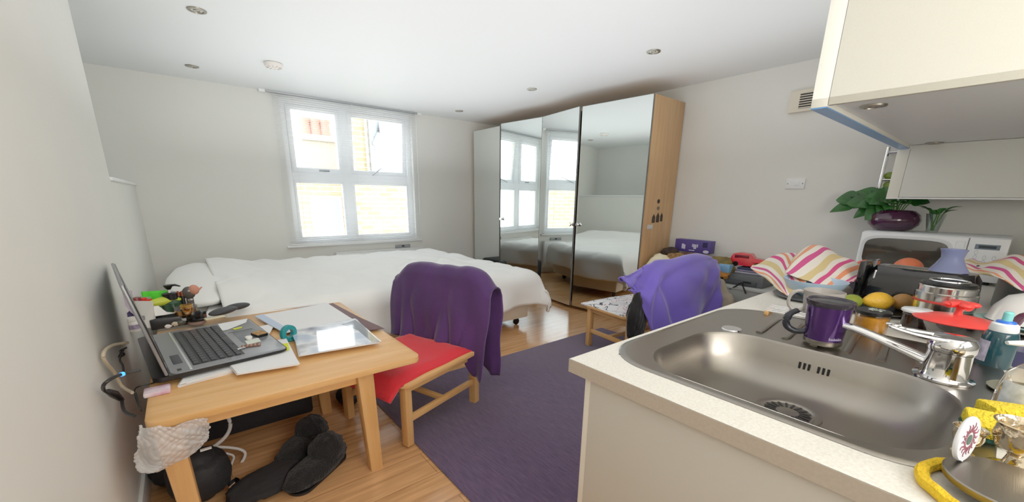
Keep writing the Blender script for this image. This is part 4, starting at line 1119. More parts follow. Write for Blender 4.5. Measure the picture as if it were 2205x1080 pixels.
for r_ in range(6):
    n_ = 16; kw = (LW-.115)/n_
    for k in range(n_):
        if r_ == 5 and 5 <= k <= 8: continue
        y0 = .062 + k*kw
        if key0 is None:
            key0 = MB().box((0, 0, 0), (.0265 if r_ else .018, kw-.005, .005), .0015, None, 1).build('key', mat('key_black', '#34353a', .45), kbp, smooth=False); kk = key0
        else:
            kk = key0.copy(); COL.objects.link(kk)
        kk.location = (.089 + r_*.031, y0, .0182)
MB().box((0, 0, 0), (.0265, 4*kw-.005, .005), .0015).build('space_bar', MATS['key_black'], kbp, (.089+5*.031, .062+5*kw, .0182))
MB().box((.305, .23, .0176), (.405, .43, .0183), .004).build('touchpad', mat('touchpad_grey', '#737980', .3, .2), lt)
MB().box((.29, .44, .0176), (.40, .446, .0182)).build('touchpad_edge', M_dark, lt)
MB().box((.028, .12, .0176), (.06, .25, .0186), .002).build('speaker_grille', mat('speaker_grey', '#3f4146', .6), lt)
MB().box((.03, .03, .0176), (.045, .055, .0184), .001).build('badge', M_dark, lt)
MB().box((.070, .02, .0176), (.078, LW-.02, .0186)).build('light_strip', mat('chrome_strip', '#dfe3e8', .2, .6), lt)
ld = thing('lid', '', '', (0, 0, 0)); del ld['label']; del ld['category']
ld.parent = lt; ld.location = (.004, 0, .018); ld.rotation_euler = (0, math.radians(-10), 0)
MB().box((-.016, 0, .0), (-.004, LW, .385), .005).build('lid_shell', M_grey, ld)
MB().box((-.0038, .006, .004), (-.0005, LW-.006, .38), .001).build('screen', mat('screen_black', '#0c0d10', .15), ld)
for y in (.09, LW-.15): MB().tube([(-.008, y, .004), (-.008, y+.07, .004)], .009, 10).build('hinge', mat('hinge_silver', '#c3c3be', .3, .7), ld)
DM = lt.matrix_world
def ondeck(px, py, z=.0178): return on_z(px, py, lz+z)
# small things lying on the laptop
dzk = lz+.0186
sheetq('paper_note', [ondeck(469, 698), ondeck(533, 686), ondeck(530, 694), ondeck(490, 710), ondeck(479, 712)], dzk, .0015, M_paper, 'torn white paper note on the laptop, touchpad side', 'note')
sheetq('sticky_note', [ondeck(500, 708), ondeck(522, 703), ondeck(520, 706), ondeck(505, 710)], dzk, .001, mat('sticky_yellow', '#dbe02c', .8), 'sliver of yellow sticky note under the torn paper note', 'note')
p = ondeck(559, 722); mt = thing('matchbox', 'black and gold matchbox on the laptop front edge', 'box', (p.x, p.y, dzk), .35)
MB().box((-.025, -.035, 0), (.025, .035, .014), .002).build('tray', M_black, mt)
MB().box((-.0255, -.0355, .0142), (.0255, .0355, .0155)).build('top_print', mat('gold_print', '#c99b3c', .4, .3, var=.4, vscale=60, col2='#7a3a24'), mt)
p = ondeck(541, 744); bp = thing('pill_strip', 'brown foil pill strip on the laptop front corner', 'pills', (p.x, p.y, dzk), -.15)
MB().box((-.04, -.02, 0), (.04, .02, .003), .001).build('foil', mat('brown_foil', '#6b4538', .3, .6), bp)
for k in range(10): MB().ball((-.032+.016*(k % 5), -.009+.018*(k//5), .003), (.006, .006, .004), None, 10, 6).build('pill', mat('pill_copper', '#a9806c', .3, .5), bp)
sheetq('receipt', [ondeck(527, 734), ondeck(556, 727), ondeck(562, 735), ondeck(533, 742)], dzk, .001, mat('receipt_green', '#d9dfd2', .8), 'pale receipt scrap under the white tablet', 'paper')
p = ondeck(536, 730); o = MB().lathe([(.0, 0), (.014, 0), (.016, .004), (.016, .011), (.013, .014), (0, .014)], 20).build('tablet', mat('chalk_white', '#e6e4df', .7), None, (p.x, p.y, dzk+.0012))
tag(o, 'round white tablet on the laptop beside the matchbox', 'pill')
p = ondeck(520, 751); o = MB().box((-.007, -.018, 0), (.007, .018, .006), .002).build('flash_drive', M_chrome, None, (p.x, p.y, dzk)); o.rotation_euler = (0, 0, -1.2)
tag(o, 'tiny metal flash drive at the keyboard edge', 'flash drive')
p = ondeck(463, 685); cc = MB().box((-.02, -.05, 0), (.02, .05, .008), .003).build('card_box', mat('cream_card', '#ddd3b4', .5), None, (p.x, p.y, dzk)); cc.rotation_euler = (0, 0, -1.35)
tag(cc, 'slim cream card box at the far edge of the laptop', 'box')
def shell(px, py, ln, wd_, rz, lab):
    p = td(px, py, dzk+.01); t = MB().ball((0, 0, .018), (ln, wd_, .02), None, 30, 14, lambda c: 1-.18*c.x).build('glasses_case', mat('charcoal_case', '#2f2f33', .5), None, (p.x, p.y, dzk)); t.rotation_euler = (0, 0, rz)
    return tag(t, lab, 'case')
shell(487, 670, .092, .042, .65, 'charcoal glasses case lying on the laptop corner, nearer of the two')
shell(516, 661, .075, .035, .35, 'charcoal glasses case behind the other, against the papers')
# sticky pad and tape
stack('sticky_pad', [td(553, 761, dz+.03), td(621, 752, dz+.03), td(617, 740, dz+.03), td(560, 748, dz+.03)], dz+.0275, 3, .003, MATS['sticky_yellow'], 'yellow sticky note pad below the laptop corner', 'sticky notes')
p = td(616, 738); tpd = thing('tape_dispenser', 'small teal tape dispenser between the laptop and the glossy brochure', 'tape', (p.x+.02, p.y+.02, dz))
M_teal = mat('teal_plastic', '#1f8a90', .25)
MB().lathe([(.022, -.012), (.042, -.012), (.044, -.01), (.044, .01), (.042, .012), (.022, .012), (.022, -.012)], 28, Matrix.Translation((0, 0, .045)) @ Matrix.Rotation(PI/2, 4, 'X') @ Matrix.Rotation(.5, 4, 'Y'), False).build('tape_roll', M_teal, tpd)
MB().box((-.04, -.014, 0), (.055, .014, .012), .004).build('base', M_teal, tpd)
# papers at the right
stack('document', [td(440, 686), td(705, 655), td(672, 637), td(450, 660)], dz+.001, 3, .003, M_paper, 'white document pages along the back edge of the table', 'paper')
stack('folder', [td(560, 690), td(712, 657), td(822, 712), td(660, 735)], dz+.0101, 2, .003, mat('maroon_card', '#5d3a3c', .6), 'dark maroon folder under the printed page', 'folder')
o = sheetq('printed_page', [td(548, 680, dz+.02), td(705, 652, dz+.02), td(765, 690, dz+.02), td(612, 716, dz+.02)], dz+.0166, .003, M_paper, 'white printed page with a pale blue margin, behind the brochure', 'paper')
pm_ = sheetq('page_margin', [td(548, 680, dz+.0196), td(566, 676, dz+.0196), td(630, 712, dz+.0196), td(612, 716, dz+.0196)], dz+.0197, .0006, mat('pale_blue_print', '#bccce4', .7), 'pale blue margin strip of the printed page', 'paper'); attach(pm_, o)
gl = thing('brochure', 'glossy brochure with a blue grey snow picture at the table front', 'brochure', (0, 0, 0))
def gloss_mat():
    m = mat('glossy_print', '#dfe4ee', .06, coat=.8); nt = m.node_tree; b = nt.nodes['Principled BSDF']; N = nt.nodes.new; L = nt.links.new
    tc = N('ShaderNodeTexCoord'); mp = N('ShaderNodeMapping'); mp.inputs['Scale'].default_value = (4, 5, 1); L(tc.outputs['Object'], mp.inputs['Vector'])
    n = N('ShaderNodeTexNoise'); n.inputs['Scale'].default_value = 1.3; n.inputs['Detail'].default_value = 2; L(mp.outputs[0], n.inputs['Vector'])
    r = N('ShaderNodeValToRGB'); e = r.color_ramp.elements; e[0].position = .36; e[0].color = lin('#6f7288'); e[1].position = .5; e[1].color = lin('#eef1f6')
    k = e.new(.62); k.color = lin('#b7c6de')
    L(n.outputs['Fac'], r.inputs['Fac']); L(r.outputs['Color'], b.inputs['Base Color']); return m
gpts = [td(647, 768, dz+.02), td(820, 737, dz+.02), td(765, 688, dz+.02), td(628, 715, dz+.02)]
for k, m in ((0, M_paper), (1, M_paper), (2, gloss_mat())):
    c = sum(gpts, Vector())/4; a_ = (-.03, .02, 0)[k]
    pts = [((p.x-c.x)*math.cos(a_)-(p.y-c.y)*math.sin(a_)+c.x, (p.x-c.x)*math.sin(a_)+(p.y-c.y)*math.cos(a_)+c.y) for p in gpts]
    MB().prism(pts, dz+.021+k*.003, dz+.0235+k*.003).build('cover' if k == 2 else 'page', m, gl, smooth=False)
q4 = [(765, 688), (770, 692), (818, 735), (800, 735), (770, 710), (745, 700), (735, 698)]
MB().prism([(td(a_, b2_, dz+.03).x, td(a_, b2_, dz+.03).y) for a_, b2_ in q4], dz+.0296, dz+.0300).build('dark_corner_print', mat('print_dark', '#33343a', .1, coat=.8), gl, smooth=False)

# ------------------------------------------------------------------ cosmetics at the back left of the table
def cosp(px, py, z=dz):
    """stand on the table, kept in front of the bed edge"""
    p = td(px, py, z); t = 1
    if p.y > 2.86:
        t = min(2.97, 2.86 + (p.y-2.86)*.3)/p.y; p = CAM + (p-CAM)*t
    return p, t
def cos(name, label, cat, px, py, z=dz):
    p, t = cosp(px, py, z); o = thing(name, label, cat, p); o.scale = (t, t, t); return o
def lat(t, name, prof, m, n=24, dz_=0, sy=1): return MB().lathe(prof, n, Matrix.Translation((0, 0, dz_)), True, sy).build(name, m, t)
def tube_pack(t, w, d, h, m, capm=None, lean=0):
    """squeezed tube standing on its cap: round at the foot, flat at the top"""
    R_ = []
    for k in range(7):
        u = k/6; R_.append([Vector((w*(.62+.38*u)*math.cos(a_), (d*(1-u)+.003)*math.sin(a_), .018+h*u)) for a_ in [2*PI*i/24 for i in range(24)]])
    MB().loft(R_, M=Matrix.Rotation(lean, 4, 'X')).build('tube', m, t)
    if capm: MB().lathe([(0, 0), (w*.55, 0), (w*.6, .004), (w*.58, .018), (0, .0185)], 20, Matrix.Rotation(lean, 4, 'X')).build('cap', capm, t)
M_cream = mat('tube_white', '#e4e1dc', .4); M_capw = mat('cap_white2', '#f1efeb', .35)
t = cos('cream_tube', 'white cream tube standing behind the laptop hinge, biggest of the toiletries', 'tube', 322, 703); t.rotation_euler = (0, 0, -.7)
tube_pack(t, .055, .035, .135, M_cream, M_capw)
MB().box((-.012, -.034, .05), (.012, -.026, .075)).build('print', mat('grey_print', '#8f8b94', .5), t)
t = cos('pill_bottle', 'small white pill bottle at the left end of the toiletries', 'bottle', 292, 712)
lat(t, 'bottle', [(0, 0), (.028, 0), (.03, .004), (.03, .05), (.024, .06)], mat('bottle_white', '#e9e6e2', .4)); lat(t, 'cap', [(.026, .06), (.027, .063), (.026, .08), (0, .081)], M_capw)
MB().grid(lambda u, v: Vector((.0304*math.cos(-2.4+u*1.8), .0304*math.sin(-2.4+u*1.8), .016+.026*v)), 10, 2).build('label', mat('violet_print', '#b8a9c8', .5, var=.6, vscale=90), t)
t = cos('capped_bottle', 'white capped bottle tilted behind the pill bottle', 'bottle', 283, 690); t.rotation_euler = (.25, -.35, 0)
lat(t, 'bottle', [(0, 0), (.027, 0), (.029, .004), (.027, .06), (.022, .066)], mat('navy_label', '#352f55', .4)); lat(t, 'cap', [(.027, .066), (.028, .07), (.027, .10), (.024, .105), (0, .106)], M_cream)
t = cos('lipstick', 'tall dark red cosmetic tube beside the white cream tube', 'tube', 303, 682)
lat(t, 'body', [(0, 0), (.026, 0), (.026, .11), (.022, .125), (0, .126)], mat('dark_red', '#7a1f26', .35))
t = cos('hand_cream', 'pink and red tube between the dark red tube and the white cream tube', 'tube', 318, 685)
lat(t, 'body', [(0, 0), (.018, 0), (.018, .09), (.014, .1), (0, .1)], mat('hot_pink', '#e03a62', .35)); lat(t, 'cap', [(.017, .1), (.017, .13), (0, .131)], mat('bright_red', '#d8272c', .35))
t = cos('gift_bag', 'small white and lilac paper bag at the far left of the toiletries', 'bag', 278, 672)
MB().loft([rrect(-.03, .03, -.02, .02, .004, 0, 2), rrect(-.036, .036, -.014, .014, .004, .14, 2)]).build('bag', mat('lilac_paper', '#cdbfd2', .7, var=.3, vscale=12), t)
# green sachets
M_g1 = mat('neon_green', '#4fdc2f', .35); M_g2 = mat('mint_sachet', '#9cc79a', .3, var=.4, vscale=25, col2='#4f9a58')
for nm, lab, px, py, m, w_, h_, rz, lean in (('sachet', 'bright neon green sachet standing up at the back of the toiletries', 337, 676, M_g1, .07, .15, -.3, .3), ('sachet', 'pale green patterned sachet left of the neon green one', 303, 665, M_g2, .05, .085, -.6, .5), ('sachet', 'pale green sachet in front of the neon green one', 330, 678, M_g2, .055, .06, -.5, .5)):
    p, t = cosp(px, py); f = MB().grid(lambda u, v: Vector(((u-.5)*w_*2*(.75+.25*v), .012*math.sin(u*PI)*(1-v)+.006*nz(u*4, v*4), h_*v)), 12, 10, Matrix.Rotation(-lean, 4, 'X'), .003)
    o = f.build(nm, m, None, p, angle=180); o.rotation_euler = (0, 0, rz); o.scale = (t, t, t); tag(o, lab, 'sachet')
p, t = cosp(372, 668); o = MB().ball((0, 0, 0), (.125, .036, .03), None, 30, 16, lambda c: 1-.35*max(0, c.x)**2).build('tube_of_gel', mat('lime_yellow', '#c3cf38', .35), None, p + Vector((0, 0, .073*t))); o.scale = (t, t, t); o.rotation_euler = (0, 0, .45)
o.name = 'gel_tube'; gel = o; tag(o, 'lime yellow gel tube lying across the toiletries', 'tube')
p, t = cosp(326, 682); o = MB().lathe([(0, 0), (.022, 0), (.024, .004), (.024, .03), (0, .031)], 18).build('jar_lid', MATS['bright_red'], None, p + Vector((0, 0, .085*t))); o.scale = (t, t, t); o.name = 'red_cap'; attach(o, gel)
# organiser tray carrying them
tr = cos('organiser_tray', 'black tray holding the toiletries behind the laptop keyboard', 'tray', 380, 692); tr.rotation_euler = (0, 0, .12)
MB().box((-.12, -.045, -.02), (.13, .05, .042), .006).build('tray', mat('tray_black', '#1a1a1d', .4), tr)
# lotion pump
t = cos('lotion_pump', 'black and green lotion bottle with a pump at the back of the toiletries', 'bottle', 374, 672)
lat(t, 'bottle', [(0, 0), (.05, 0), (.052, .006), (.05, .07), (.035, .085)], mat('bottle_green', '#27452f', .2, coat=.3)); lat(t, 'shoulder', [(.033, .085), (.04, .09), (.04, .128), (.034, .132), (0, .132)], M_black)
MB().lathe([(.007, .13), (.007, .155)], 12).build('pump_stem', M_capw, t)
MB().lathe([(.010, .152), (.024, .174), (.025, .182), (0, .185)], 18).tube([(0, 0, .178), (.035, -.012, .180), (.06, -.02, .17)], [.014, .012, .007], 8, None, .6).build('pump_head', M_black, t)
# gold compact, powder pots
def pot_(px, py, r, h, m, lab, lidm=None, z=dz, nm='powder_pot'):
    t = cos(nm, lab, 'cosmetics', px, py, z)
    lat(t, 'base', [(0, 0), (r*.95, 0), (r, .003), (r, h*.6)], m, 30); lat(t, 'lid', [(r*1.02, h*.6), (r*1.02, h*.95), (r*.97, h), (0, h)], lidm or m, 30)
    return t
M_gold = mat('rose_gold', '#d9a066', .12, 1)
pot_(402, 675, .056, .05, M_gold, 'wide rose gold powder compact with dark lid on the tray', mat('smoke_lid', '#5c5a58', .15), dz+.045)
pot_(398, 686, .058, .032, mat('clear_grey', '#a9b0b4', .15), 'clear shallow jar under the rose gold compact', M_chrome)
pot_(416, 690, .044, .065, M_black, 'black powder pot in front of the rose gold compact', M_black, dz)
pot_(425, 695, .046, .03, mat('mauve_pot', '#8f7b76', .3), 'mauve pot with black top at the laptop edge', M_black)
pot_(403, 668, .03, .035, M_gold, 'small gold perfume bottle top behind the compact', mat('amber_cap', '#b8863c', .2, .6), dz+.095)
t = cos('perfume_bottle', 'smoky glass perfume stopper right of the lotion pump', 'bottle', 414, 668, dz)
MB().ball((0, 0, .12), (.036, .02, .042)).box((-.02, -.016, 0), (.02, .016, .085), .006).build('stopper', mat('smoky_stopper', '#4d4742', .1, coat=.5), t)
p, t = cosp(425, 662); o = MB().ball((0, 0, 0), (.03, .03, .034), None, 20, 12).tube([(.015, 0, -.01), (.045, .02, .01)], [.01, .004], 8).build('makeup_sponge', mat('peach_sponge', '#d08a72', .8), None, p + Vector((0, 0, .125*t))); o.scale = (t, t, t); tag(o, 'peach coloured makeup sponge topmost at the right of the toiletries', 'sponge')
for px, lab in ((391, 'small copper lipstick by the lotion pump, left of two'), (399, 'small copper lipstick by the lotion pump, right of two')):
    t = cos('lipstick', lab, 'lipstick', px, 668); lat(t, 'case', [(0, 0), (.012, 0), (.012, .10)], M_dark, 14); lat(t, 'tip', [(.010, .10), (.010, .125), (.003, .132), (0, .132)], mat('copper', '#a65a42', .3, .6), 14)
pot_(436, 684, .024, .045, mat('brown_pot', '#6a3c30', .3), 'small brown pot between the mauve pot and the glasses case', M_black)
t = cos('card_wedge', 'folded white cardboard insert on the black tray', 'card', 352, 690); t.rotation_euler = (0, 0, .2)
MB().loft([rrect(-.05, .07, -.035, .035, .004, .043, 2), rrect(-.045, .02, -.03, .03, .004, .055, 2), rrect(-.035, -.01, -.02, .02, .004, .1, 2)]).build('insert', M_capw, t)
for i, (px, py, sx, lab) in enumerate(((365, 700, .02, 'white dropper bottle lying before the black tray'), (378, 702, .017, 'beige sample sachet heap in front of the tray'), (390, 700, .018, 'grey green little jar before the tray'), (362, 706, .014, 'crumpled white tissue at the laptop edge'))):
    p, t = cosp(px, py); m = [M_capw, mat('beige_sachet', '#c9bca6', .6), mat('olive_jar', '#4e5048', .3), M_paper][i]
    o = MB().ball((0, 0, sx), (sx*1.5, sx, sx), None, 18, 12, lambda c: 1+.2*nz(c.x*3+i, c.y*3, c.z*3)).build(['dropper_bottle', 'sample_sachet', 'cream_jar', 'tissue'][i], m, None, p); o.scale = (t, t, t); tag(o, lab, ['bottle', 'sachet', 'jar', 'tissue'][i])

# ------------------------------------------------------------------ cables at the left of the table
M_cab = mat('black_cable', '#141518', .45)
def px_x(pts): return [on_x(px, py, x) for px, py, x in pts]
cb = thing('power_cable', 'black laptop power cable with a blue lit plug looping by the wall', 'cable', (0, 0, 0))
pts = px_x(((300, 797, -.20), (270, 803, -.225), (245, 812, -.25), (225, 826, -.272), (223, 838, -.285), (235, 846, -.285)))
MB().tube(spline(pts, 8), .0055, 8).build('cord', M_cab, cb)
pts = px_x(((262, 858, -.275), (265, 878, -.262), (272, 888, -.248), (290, 895, -.222)))
MB().tube(spline(pts, 8), .0055, 8).build('cord', M_cab, cb)
MB().tube(px_x(((233, 842, -.285), (246, 848, -.282), (262, 860, -.275))), [.009, .014, .008], 10).build('plug', M_cab, cb)
MB().tube(px_x(((266, 804, -.2285), (260, 806, -.2345))), .0068, 10).build('blue_light', mat('blue_led', '#2f86ff', .3, emit=1.5), cb)
o = MB().tube(spline(px_x(((275, 737, -.25), (245, 742, -.28), (228, 752, -.29), (222, 765, -.295), (228, 780, -.295), (245, 800, -.29), (262, 830, -.285), (285, 845, -.25))), 8), .006, 8).build('beige_cable', mat('beige_cord', '#c2b39a', .5)); o.name = 'wall_cable'
tag(o, 'beige cable looping against the left wall', 'cable')
o = MB().tube(spline(px_x(((272, 748, -.255), (258, 756, -.27), (268, 762, -.262), (256, 768, -.275), (266, 752, -.26), (258, 772, -.27), (264, 786, -.262), (266, 800, -.258))), 8), .0035, 6).build('thin_cable', M_cab)
tag(o, 'thin black cable bundled in a knot above the blue lit plug', 'cable')
o = MB().tube(spline([td(365, 812, dz+.004), td(330, 824, dz+.004), td(290, 838, dz+.004), Vector((-.222, 1.86, dz-.02)), Vector((-.235, 1.95, dz+.02))], 8), .0025, 6).build('mouse_cable', M_cab)
tag(o, 'fine black lead crossing the bare corner of the table', 'cable')
pk_ = td(290, 820, dz); o = MB().box((-.05, -.02, 0), (.03, .05, .018), .006).build('wipes_packet', mat('pink_packet', '#c88aa8', .4, var=.4, vscale=18, col2='#efe6ea'), None, (-.165, 1.935, dz)); tag(o, 'pink and white packet under the laptop corner by the wall', 'packet')

# ------------------------------------------------------------------ under the table
M_bag = mat('black_nylon', '#1b1c20', .7, bump=.3, bscale=60)
o = thing('suitcase', 'long black case lying under the back of the table', 'case', (0, 0, 0))
MB().box((-.10, 2.50, .0), (.46, 2.80, .26), .02).build('shell', M_bag, o)
MB().box((-.10, 2.492, .19), (.46, 2.80, .2), .002).build('seam', M_dark, o)
def lump(name, lab, cat, loc, r, m, seed, amp=.15, u=48, v=30, rz=0):
    o = MB().ball((0, 0, 0), r, None, u, v, lambda c: 1 + amp*nz(c.x*1.7, c.y*1.7, c.z*1.7+seed) + amp*.4*nz(c.x*5, c.y*5, c.z*5+seed)).build(name, m, None, loc, angle=180); o.rotation_euler = (0, 0, rz)
    return tag(o, lab, cat)
bb = thing('backpack', 'black bag on the floor behind the left front table leg', 'bag', (-.11, 2.03, 0))
MB().ball((0, 0, .11), (.10, .10, .125), None, 40, 24, lambda c: (1 + .08*nz(c.x*3, c.y*3, c.z*3))*(1.15 if abs(c.z) < .6 else 1)).build('body', M_bag, bb, angle=180)
MB().box((.02, -.06, .243), (.06, -.045, .25), .002).build('label_print', M_white, bb)
MB().tube([(.10, -.05, .03), (.125, -.06, .05)], .018, 10).build('buckle', M_chrome, bb)
lump('dark_bag', 'dark grey bag in the corner below the table, left of the leg', 'bag', (-.21, 2.25, .11), (.09, .14, .12), M_bag, 3)
M_fl = mat('black_fleece', '#151416', .95, sheen=.12, var=.5, vscale=40, bump=1, bscale=120)
for k, (px, py, s, rz, lab) in enumerate(((668, 1035, 1.2, .62, 'fluffy black slipper boot under the table, nearer the camera'), (640, 985, 1.15, .72, 'fluffy black slipper boot under the table, farther back'))):
    p = on_z(px, py, .0); t = thing('slipper_boot', lab, 'slipper', (p.x+.02, p.y+.02, 0), rz)
    def boot(c, k=k): return 1 + .10*nz(c.x*3, c.y*3, c.z*3+k*5) + .05*nz(c.x*11, c.y*11, c.z*11)
    MB().ball((.03, 0, .045), (.155*s, .07*s, .05), None, 40, 24, boot).ball((.10, 0, .08), (.075*s, .066*s, .075*s), None, 36, 22, boot).build('upper', M_fl, t, angle=180)
    MB().prism([(p_.x, p_.y) for p_ in rrect(-.11*s, .165*s, -.05*s, .05*s, .045*s, 0, 6)], 0, .012).build('sole', M_dark, t)
p = on_z(570, 1050, 0); lump('black_heap', 'black crumpled heap flat on the floor left of the slippers', 'scarf', (p.x, p.y, .035), (.17, .10, .04), mat('heap_black', '#1f1d1f', .95), 15, .25, 48, 30, .5)  # flattened black lump
# bubble wrap hanging under the table corner
M_bub = mat('bubble_wrap', '#e6e2e0', .15, bump=.25, bscale=40, alpha=.42)
bwc = [[on_y(px, py, 1.665+.02*((px*7) % 3)) for px, py, _x in c] for c in (((302, 915, -.285), (298, 945, -.285), (290, 985, -.29), (298, 1012, -.29)), ((330, 922, -.23), (330, 955, -.22), (325, 995, -.235), (330, 1018, -.245)), ((375, 915, -.20), (378, 945, -.18), (372, 980, -.19), (368, 1000, -.20)), ((420, 903, -.15), (430, 925, -.13), (440, 945, -.12), (425, 968, -.13)), ((445, 900, -.08), (449, 922, -.07), (446, 940, -.07), (430, 955, -.08)))]
fb = sheet(bwc, .010, 5)
o = MB().grid(lambda u, v: fb(u, v) + Vector((0, .10, -.0)) * 0 + Vector((.002*math.sin(u*60)*math.sin(v*45), -.003*math.sin(u*60)*math.sin(v*45), .001)), 90, 60, thick=.004).build('bubble_wrap', M_bub, None, angle=180)
tag(o, 'crumpled clear bubble wrap hanging below the left front table corner', 'bubble wrap')
M_wc = mat('white_cord', '#d8d4d0', .4)
def floor_c(pts): return [on_z(px, py, z) for px, py, z in pts]
o = MB().tube(spline([on_y(487, 888, 2.25), on_y(496, 915, 2.25), on_y(485, 940, 2.24), on_y(455, 965, 2.2), on_y(425, 983, 2.15), on_y(395, 1000, 2.1)], 8), .0085, 8).build('white_cable', M_wc); tag(o, 'thick white cable hanging down under the table', 'cable')
o = MB().tube(spline([on_y(430, 970, 2.22), on_y(465, 962, 2.22), on_y(510, 965, 2.22), on_y(528, 975, 2.21), on_y(520, 995, 2.2), on_y(505, 1010, 2.2)], 8), .007, 8).build('white_cable', M_wc); tag(o, 'white cable looping sideways behind the black bag', 'cable')
o = MB().tube(spline([on_y(450, 972, 2.21), on_y(485, 975, 2.21), on_y(503, 982, 2.2), on_y(498, 1000, 2.19), on_y(490, 1030, 2.18)], 8), .005, 8).build('white_cable', M_wc); tag(o, 'thinner white cable loop inside the bigger loop', 'cable')
lump('plastic_bag', 'pale plastic bag on the floor between the table and chair legs', 'bag', (.74, 2.66, .10), (.10, .08, .10), mat('clear_bag', '#c9c6cc', .25, var=.4, vscale=12, col2='#8d8890'), 6, .3)
lump('black_shoe', 'black shoe on the floor behind the chair leg', 'shoe', (.66, 2.50, .04), (.06, .11, .045), M_bag, 9, .1)

# ------------------------------------------------------------------ clutter along the right wall
tk = thing('low_chest', 'low grey chest behind the violet fleece chair, carrying bags', 'chest', (3.90, 2.05, 0))
MB().box((-.22, -.33, 0), (.26, .33, .50), .01).build('body', mat('trunk_grey', '#6f6c68', .6), tk); MB().box((-.225, -.335, .50), (.262, .335, .53), .008).build('lid', mat('trunk_lid', '#5c5955', .6), tk)
lump('brown_bag', 'brown soft leather bag on the chest below the purple box', 'bag', (4.0, 2.00, .66), (.16, .24, .135), mat('brown_leather', '#7d4f28', .45, var=.5, vscale=10, col2='#4a2f1c'), 1, .12)
lump('cream_bag', 'cream tote bag slumped on the chest next to the wardrobe', 'bag', (3.74, 2.20, .62), (.10, .15, .16), mat('cream_canvas', '#e3d8b8', .8), 2, .12)
lump('leopard_scarf', 'brown and gold patterned scarf heaped between the cream and brown bags', 'scarf', (3.80, 2.06, .69), (.10, .14, .11), mat('leopard_cloth', '#b98a4a', .8, var=.9, vscale=22, col2='#3b2a1e'), 4, .25)
lump('dark_scarf', 'dark brown woolly scarf bunched against the wardrobe end', 'scarf', (3.98, 2.24, .76), (.09, .09, .07), mat('brown_wool', '#3a2c26', .95), 5, .3)
p1, p2, p3 = on_x(1455, 514, 4.06), on_x(1532, 517, 4.06), on_x(1455, 545, 4.06)
pbx = thing('purple_box', 'long purple carton with white print on top of the brown bag', 'box', (4.06, (p1.y+p2.y)/2, .79))
w_ = (p1.y-p2.y)/2
MB().box((0, -w_, 0), (.10, w_, .125), .003).build('carton', mat('purple_card', '#4b3c86', .45), pbx)
pr = MB()
for y, z, a_, h_ in ((.10, .055, .012, .05), (.08, .05, .008, .045), (-.01, .07, .010, .03), (-.03, .06, .014, .045), (-.055, .07, .006, .03), (.0, .02, .03, .008)):
    pr.box((-.001, w_*0+y-a_, z-h_/2), (.0, y+a_, z+h_/2))
pr.build('white_print', mat('box_print', '#cfcbe6', .5), pbx, smooth=False)
MB().ball((-.001, -w_+.04, .018), (.001, .03, .016), None, 16, 8).build('print_oval', MATS['box_print'], pbx)
MB().box((-.001, -w_+.03, .06), (0, -w_+.08, .11)).build('print_photo', mat('print_navy', '#241c4e', .5), pbx)
lump('ochre_scarf', 'ochre and olive scarf hanging beside the red toy car', 'scarf', (3.95, 1.70, .70), (.08, .13, .09), mat('ochre_cloth', '#8f7a3e', .85, var=.6, vscale=12, col2='#5a4e2c'), 7, .25)
lump('orange_cloth', 'small orange cloth tucked under the ochre scarf', 'cloth', (3.90, 1.65, .65), (.05, .07, .055), mat('orange_fabric', '#d9903c', .85), 8, .3)
# printer on a pale storage box
pn = thing('printer', 'dark grey flat printer with a pull out tray by the right wall', 'printer', (3.90, 1.49, .56))
MB().box((0, -.20, 0), (.30, .19, .10), .01).build('body', mat('printer_grey', '#5b5f62', .5), pn)
MB().box((-.012, -.15, .012), (.0, .10, .05), .004).build('front_panel', mat('printer_dark', '#43474a', .45), pn); MB().box((-.014, -.11, .03), (-.011, -.04, .045), .002).build('slot', M_black, pn)
MB().box((-.02, .13, .0), (.02, .19, .08), .006).build('side_block', M_black, pn)
sb_ = thing('storage_box', 'big pale grey plastic storage box under the printer', 'box', (4.02, 1.46, 0))
MB().loft([rrect(-.16, .17, -.24, .24, .03, .002, 4), rrect(-.18, .19, -.27, .27, .03, .53, 4)]).build('tub', mat('tub_grey', '#a9adac', .45), sb_); MB().box((-.19, -.28, .53), (.195, .28, .558), .008).build('lid', mat('tub_lid', '#b9bcba', .45), sb_)
o = MB().box((-.04, -.05, 0), (.04, .05, .075), .004).build('blue_box', mat('light_blue_card', '#7fb4dc', .5), None, (3.90, 1.625, .662)); tag(o, 'light blue small carton on the left end of the printer', 'box')
for k, (z, c, lab) in enumerate(((.661, '#b8b4c4', 'lilac folded cloth lowest in the stack on the printer'), (.680, '#8d86a8', 'grey violet folded cloth in the middle of the stack on the printer'), (.699, '#3a3f5c', 'navy folded cloth right under the red toy car'))):
    o = MB().box((-.10, -.15+.02*k, 0), (.12, .12-.015*k, .0175), .007).build('folded_cloth', mat('cloth_%s' % 'abc'[k], c, .9, var=.3, vscale=8), None, (4.06, 1.46, z)); tag(o, lab, 'cloth')
